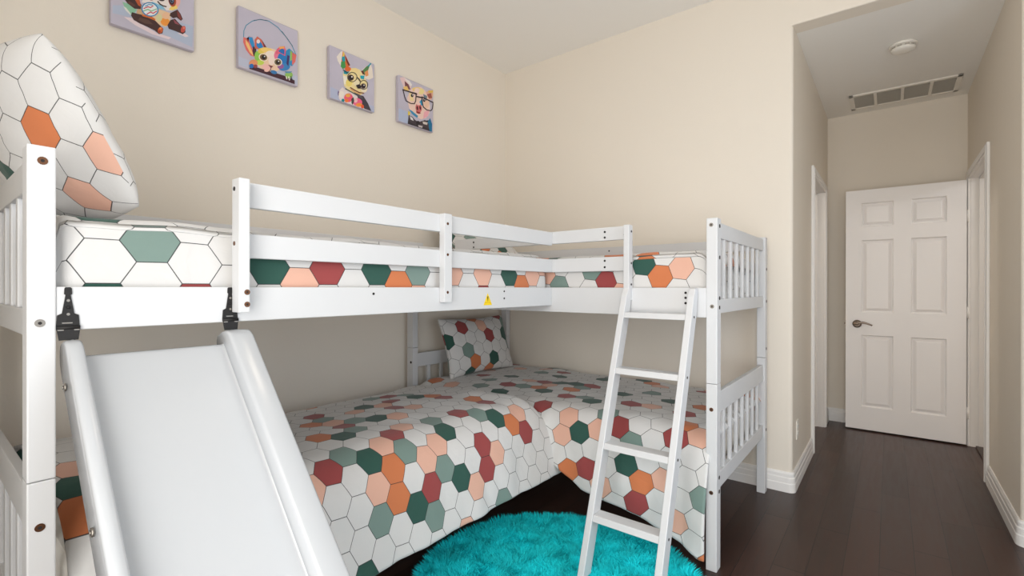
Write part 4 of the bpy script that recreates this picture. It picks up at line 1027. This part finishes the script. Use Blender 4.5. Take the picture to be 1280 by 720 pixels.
  ((240, 210, 200), (590, 847, 583, 819, 562, 792, 531, 771, 498, 761, 468, 762, 447, 776, 440, 798, 447, 826, 468, 853, 498, 874, 531, 885, 562, 884, 583, 870)),
  ((50, 150, 190), (603, 614, 676, 705, 691, 551, 632, 510, 573, 560)),
  ((60, 140, 180), (274, 337, 372, 322, 545, 259, 516, 206, 372, 255)),
  ((236, 170, 180), (721, 400, 872, 490, 842, 343, 692, 233)),
  ((240, 216, 160), (287, 716, 372, 699, 429, 561, 315, 526)),
  ((236, 196, 170), (875, 652, 867, 599, 845, 553, 813, 521, 779, 511, 747, 524, 726, 557, 718, 604, 725, 656, 747, 702, 778, 734, 813, 745, 845, 732, 867, 699)),
  ((110, 130, 140), (691, 800, 811, 792, 796, 673, 721, 696)),
  ((226, 200, 80), (260, 289, 321, 285, 302, 191, 254, 200)),
  ((56, 48, 54), (247, 4, 274, 183, 372, 166, 545, 125, 721, 196, 903, 268, 949, 96, 935, 4)),
  ((30, 110, 150), (827, 201, 903, 314, 964, 192, 959, 6, 888, 6)),
  ((70, 60, 66), (274, 205, 387, 193, 502, 113, 487, 42, 316, 51, 274, 117)),
  ((70, 58, 62), (574, 133, 751, 226, 857, 163, 857, 60, 692, 51, 574, 76)),
  ((220, 214, 214), (302, 191, 387, 171, 415, 112, 330, 121)),
  ((206, 196, 190), (677, 172, 827, 190, 812, 129, 692, 119)),
  ((44, 38, 42), (592, 115, 587, 92, 572, 71, 551, 55, 528, 49, 507, 53, 492, 67, 487, 87, 492, 109, 507, 130, 528, 146, 551, 152, 572, 148, 587, 135)),
  ((190, 180, 180), (545, 57, 677, 70, 663, 21, 560, 16)),
  ((206, 110, 110), (652, 481, 651, 433, 632, 387, 599, 353, 558, 337, 517, 341, 485, 366, 467, 406, 468, 454, 487, 499, 519, 533, 560, 550, 601, 546, 634, 521)),
  ((80, 36, 40), (547, 438, 548, 417, 544, 398, 536, 385, 524, 380, 512, 385, 502, 398, 496, 417, 494, 438, 498, 457, 507, 471, 518, 475, 530, 471, 541, 457)),
  ((80, 36, 40), (626, 466, 627, 446, 624, 429, 616, 417, 606, 413, 595, 417, 586, 429, 579, 447, 578, 466, 582, 483, 589, 496, 600, 500, 611, 495, 620, 483)),
  ((150, 50, 50), (487, 355, 632, 352, 574, 312, 492, 312)),
  ((240, 200, 190), (617, 551, 612, 536, 595, 520, 572, 506, 546, 499, 522, 498, 506, 504, 501, 516, 506, 531, 522, 547, 546, 560, 572, 568, 595, 569, 612, 563)),
  ((60, 50, 54), (412, 678, 408, 659, 396, 642, 380, 629, 363, 624, 347, 627, 336, 637, 332, 653, 336, 671, 347, 689, 363, 702, 380, 707, 396, 704, 407, 694)),
  ((236, 236, 236), (400, 686, 399, 680, 395, 675, 389, 671, 383, 669, 377, 670, 373, 672, 372, 677, 373, 682, 377, 687, 383, 691, 389, 693, 395, 693, 399, 690)),
  ((60, 50, 54), (757, 673, 753, 657, 743, 642, 729, 631, 713, 626, 698, 628, 688, 637, 685, 651, 688, 667, 698, 682, 713, 693, 729, 697, 743, 696, 753, 687)),
  ((236, 236, 236), (745, 680, 743, 676, 740, 672, 735, 669, 730, 667, 725, 667, 722, 670, 721, 673, 722, 678, 725, 682, 730, 685, 735, 687, 740, 686, 743, 684)),
  ((58, 42, 46), (106, 689, 490, 737, 496, 758, 112, 710)),
  ((58, 42, 46), (473, 749, 458, 565, 484, 571, 499, 756)),
  ((58, 42, 46), (463, 581, 420, 495, 443, 493, 487, 580)),
  ((58, 42, 46), (443, 513, 323, 484, 321, 463, 441, 492)),
  ((58, 42, 46), (342, 485, 204, 504, 191, 482, 330, 464)),
  ((58, 42, 46), (218, 494, 171, 579, 148, 564, 195, 480)),
  ((58, 42, 46), (176, 568, 126, 712, 102, 699, 152, 555)),
  ((58, 42, 46), (634, 703, 996, 688, 996, 688, 996, 710, 645, 725)),
  ((58, 42, 46), (996, 706, 982, 704, 949, 531, 976, 536, 996, 638)),
  ((58, 42, 46), (958, 549, 902, 482, 923, 475, 980, 542)),
  ((58, 42, 46), (929, 497, 791, 477, 786, 455, 923, 475)),
  ((58, 42, 46), (811, 476, 694, 518, 677, 497, 793, 455)),
  ((58, 42, 46), (706, 505, 673, 621, 647, 609, 680, 494)),
  ((58, 42, 46), (675, 609, 659, 725, 632, 714, 649, 599)),
  ((58, 42, 46), (465, 660, 669, 691, 677, 722, 473, 691)),
  ((58, 42, 46), (93, 691, 505, 721, 515, 750, 103, 720)),
  ((58, 42, 46), (630, 705, 996, 680, 996, 708, 645, 732)),
 ],
]

ART_MATS = {}
def painting(i, cx, label):
    S = .312; zc = 2.4865; y0, y1 = -.035, -.006
    r = empty('canvas_painting', (cx, 0, zc-S/2), label, 'painting', 'animal canvases in a row')
    box_obj('canvas', (cx-S/2, y0, zc-S/2), (cx+S/2, y1, zc+S/2), M_CANVAS, r, .004)
    bm = bmesh.new(); mats = []; idx = {}
    for k, (col, s) in enumerate(ART[i]):
        pts = [(s[q]/1000, s[q+1]/1000) for q in range(0, len(s), 2)]
        if col not in ART_MATS: ART_MATS[col] = simple('paint_%d_%d_%d' % col, col, .8)
        if col not in idx: idx[col] = len(mats); mats.append(ART_MATS[col])
        y = y0-.0004-.00006*k
        vs = [bm.verts.new((cx+(u-.5)*S, y, zc+(v-.5)*S)) for u, v in pts]
        try: f = bm.faces.new(vs); f.material_index = idx[col]
        except ValueError: continue
    bmesh.ops.triangulate(bm, faces=bm.faces[:])
    bm.normal_update()
    bmesh.ops.reverse_faces(bm, faces=[f for f in bm.faces if f.normal.y > 0])
    me = bpy.data.meshes.new('animal_picture'); bm.to_mesh(me); bm.free()
    link_mesh('animal_picture', me, mats, r)
painting(0, -2.547, 'canvas painting of a panda holding a striped ball, nearest above the upright pillow')
painting(1, -2.039, 'canvas painting of a colourful kitten under a blue hoop')
painting(2, -1.533, 'canvas painting of a small big-eared dog with round glasses')
painting(3, -1.028, 'canvas painting of a pig with black square glasses and bow tie, nearest the corner')

# ------------------------------------------------------------------ hall fittings
sd = empty('smoke_detector', (.69, -2.70, HH-.045), 'round white smoke detector on the hall ceiling', 'smoke detector')
MB().lathe([(.071, 0), (.071, -.010), (.066, -.014)], (.69, -2.70, HH), 40).obj('base', M_PLATE, sd)
MB().lathe([(.058, -.014), (.058, -.026), (.064, -.028), (.062, -.036), (.050, -.044), (.02, -.046)], (.69, -2.70, HH), 40).obj('cover', M_PLATE, sd)
mb = MB()
for k in range(10):
    a = 2*PI*k/10; mb.box((-.012, .0575, -.0245), (.012, .0592, -.0165))
    mb.bm.verts.ensure_lookup_table()
    R = Matrix.Translation((.69, -2.70, HH)) @ Matrix.Rotation(a, 4, 'Z')
    for v in mb.bm.verts[-8:]: v.co = R @ v.co
mb.obj('slot', M_DARK, sd)
vx0, vx1, vy0, vy1 = 1.475, 1.850, -3.052, -2.372
cv = empty('ceiling_vent', ((vx0+vx1)/2, (vy0+vy1)/2, HH-.014), 'white rectangular air return grille on the hall ceiling', 'vent')
mb = MB(); fw = .032; z0, z1 = HH-.012, HH-.0005
for lo, hi in (((vx0, vy0), (vx0+fw, vy1)), ((vx1-fw, vy0), (vx1, vy1)), ((vx0, vy0), (vx1, vy0+fw)), ((vx0, vy1-fw), (vx1, vy1))): mb.box((*lo, z0), (*hi, z1), .003)
for k in (1, 2, 3):
    c = vy0+(vy1-vy0)*k/4; mb.box((vx0+fw, c-.010, z0), (vx1-fw, c+.010, z1), .001)
mb.obj('frame', M_PLATE, cv)
mb = MB(); n = 22
for k in range(n):
    c = vx0+fw+(vx1-vx0-2*fw)*(k+.5)/n
    mb.prism([(c-.006, vy0+fw, z0+.0015), (c-.0048, vy0+fw, z0+.0015), (c+.006, vy0+fw, z1-.001), (c+.0048, vy0+fw, z1-.001)], (0, vy1-vy0-2*fw, 0))
mb.obj('louvers', M_PLATE, cv)
MB().box((vx0+fw-.004, vy0+fw-.004, HH-.0012), (vx1-fw+.004, vy1-fw+.004, HH-.0004)).obj('backing', M_DARK, cv)
oc = empty('wall_outlet', (.175, YO, .335), 'white duplex wall outlet low on the left hall wall', 'outlet')
box_obj('cover_plate', (.14, YO-.006, .278), (.21, YO-.0002, .393), M_PLATE, oc, .002)
for z in (.358, .314):
    o = MB().cyl((.175, YO-.006, z), (.175, YO-.0085, z), .017, 20).obj('socket', M_PLATE, oc)
    m = MB()
    for dx in (-.006, .006): m.box((.175+dx-.001, YO-.009, z-.002), (.175+dx+.001, YO-.0084, z+.007))
    m.cyl((.175, YO-.0084, z-.008), (.175, YO-.009, z-.008), .002, 8); m.obj('slots', M_HOLE, o)

# ceiling lamp above the middle of the room (the glint on the slide mirrors it)
LX, LY = -1.85, -1.86
cl = empty('ceiling_lamp', (LX, LY, HC-.10), 'round flush ceiling lamp in the middle of the room', 'lamp')
MB().lathe([(.17, 0), (.17, -.022), (.16, -.026)], (LX, LY, HC), 40).obj('lamp_base', M_STEEL, cl)
mg, nt, b = new_mat('lit_opal_glass'); b.inputs['Base Color'].default_value = lin((255, 244, 228)); b.inputs['Emission Color'].default_value = lin((255, 240, 220)); b.inputs['Emission Strength'].default_value = 12
MB().lathe([(.158, -.026), (.155, -.05), (.135, -.078), (.09, -.096), (.03, -.103)], (LX, LY, HC), 40).obj('lamp_shade', mg, cl)

# ------------------------------------------------------------------ light
def area(name, loc, rot, sx, sy, w, col):
    l = bpy.data.lights.new(name, 'AREA'); l.shape = 'RECTANGLE'; l.size = sx; l.size_y = sy; l.energy = w; l.color = col
    o = bpy.data.objects.new(name, l); COL.objects.link(o); o.location = loc; o.rotation_euler = rot; return o
area('daylight_window_1', ((WX0+WX1)/2, RY-.14, (WZ0+WZ1)/2), (PI/2, 0, 0), WX1-WX0, WZ1-WZ0, 46, (.80, .90, 1.0))
area('fill_window_light', (RX-.14, (VY0+VY1)/2, (WZ0+WZ1)/2), (PI/2, 0, -PI/2), VY1-VY0, WZ1-WZ0, 110, (1.0, .97, .92))  # light of the added left window, brightens left-facing surfaces and the hall door
def point_fill(name, loc, w, col, r=.08):
    l = bpy.data.lights.new(name, 'POINT'); l.energy = w; l.color = col; l.shadow_soft_size = r
    o = bpy.data.objects.new(name, l); COL.objects.link(o); o.location = loc
point_fill('jamb_fill_left', (1.3, YO+1.2, 2.3), 26, (1, .96, .90))  # added point light without a fixture, brightens the left doorway jamb
point_fill('jamb_fill_right', (1.3, YO2-1.2, 2.3), 26, (.93, .96, 1))  # added cool point light without a fixture, whitens the right doorway jamb

wd = bpy.data.worlds.new('sky'); SC.world = wd; wd.use_nodes = True
bg = wd.node_tree.nodes['Background']; bg.inputs[0].default_value = (.75, .86, 1, 1); bg.inputs[1].default_value = .8

# ------------------------------------------------------------------ camera
cd = bpy.data.cameras.new('camera'); cam = bpy.data.objects.new('camera', cd); COL.objects.link(cam)
f, yaw, pitch, roll = 598.98, .6675, -.0012, -.0016
cd.sensor_fit = 'HORIZONTAL'; cd.sensor_width = 36; cd.lens = f/1280*36; cd.clip_start = .02
lat = Vector((math.sin(yaw), -math.cos(yaw), 0)); fw_ = Vector((math.cos(yaw)*math.cos(pitch), math.sin(yaw)*math.cos(pitch), math.sin(pitch)))
u2 = lat.cross(fw_); cr, sr = math.cos(roll), math.sin(roll)
rt = lat*cr-u2*sr; up = lat*sr+u2*cr
cam.matrix_world = Matrix(((rt.x, up.x, -fw_.x, -3.2457), (rt.y, up.y, -fw_.y, -2.636), (rt.z, up.z, -fw_.z, 1.21), (0, 0, 0, 1)))
SC.camera = cam
SC.view_settings.view_transform = 'Standard'; SC.view_settings.look = 'None'; SC.view_settings.gamma = 1; SC.view_settings.use_curve_mapping = False
SC.view_settings.exposure = -0.66
SC.cycles.use_denoising = True
SC.cycles.max_bounces = 10; SC.cycles.diffuse_bounces = 7; SC.cycles.glossy_bounces = 3
SC.cycles.sample_clamp_indirect = 6
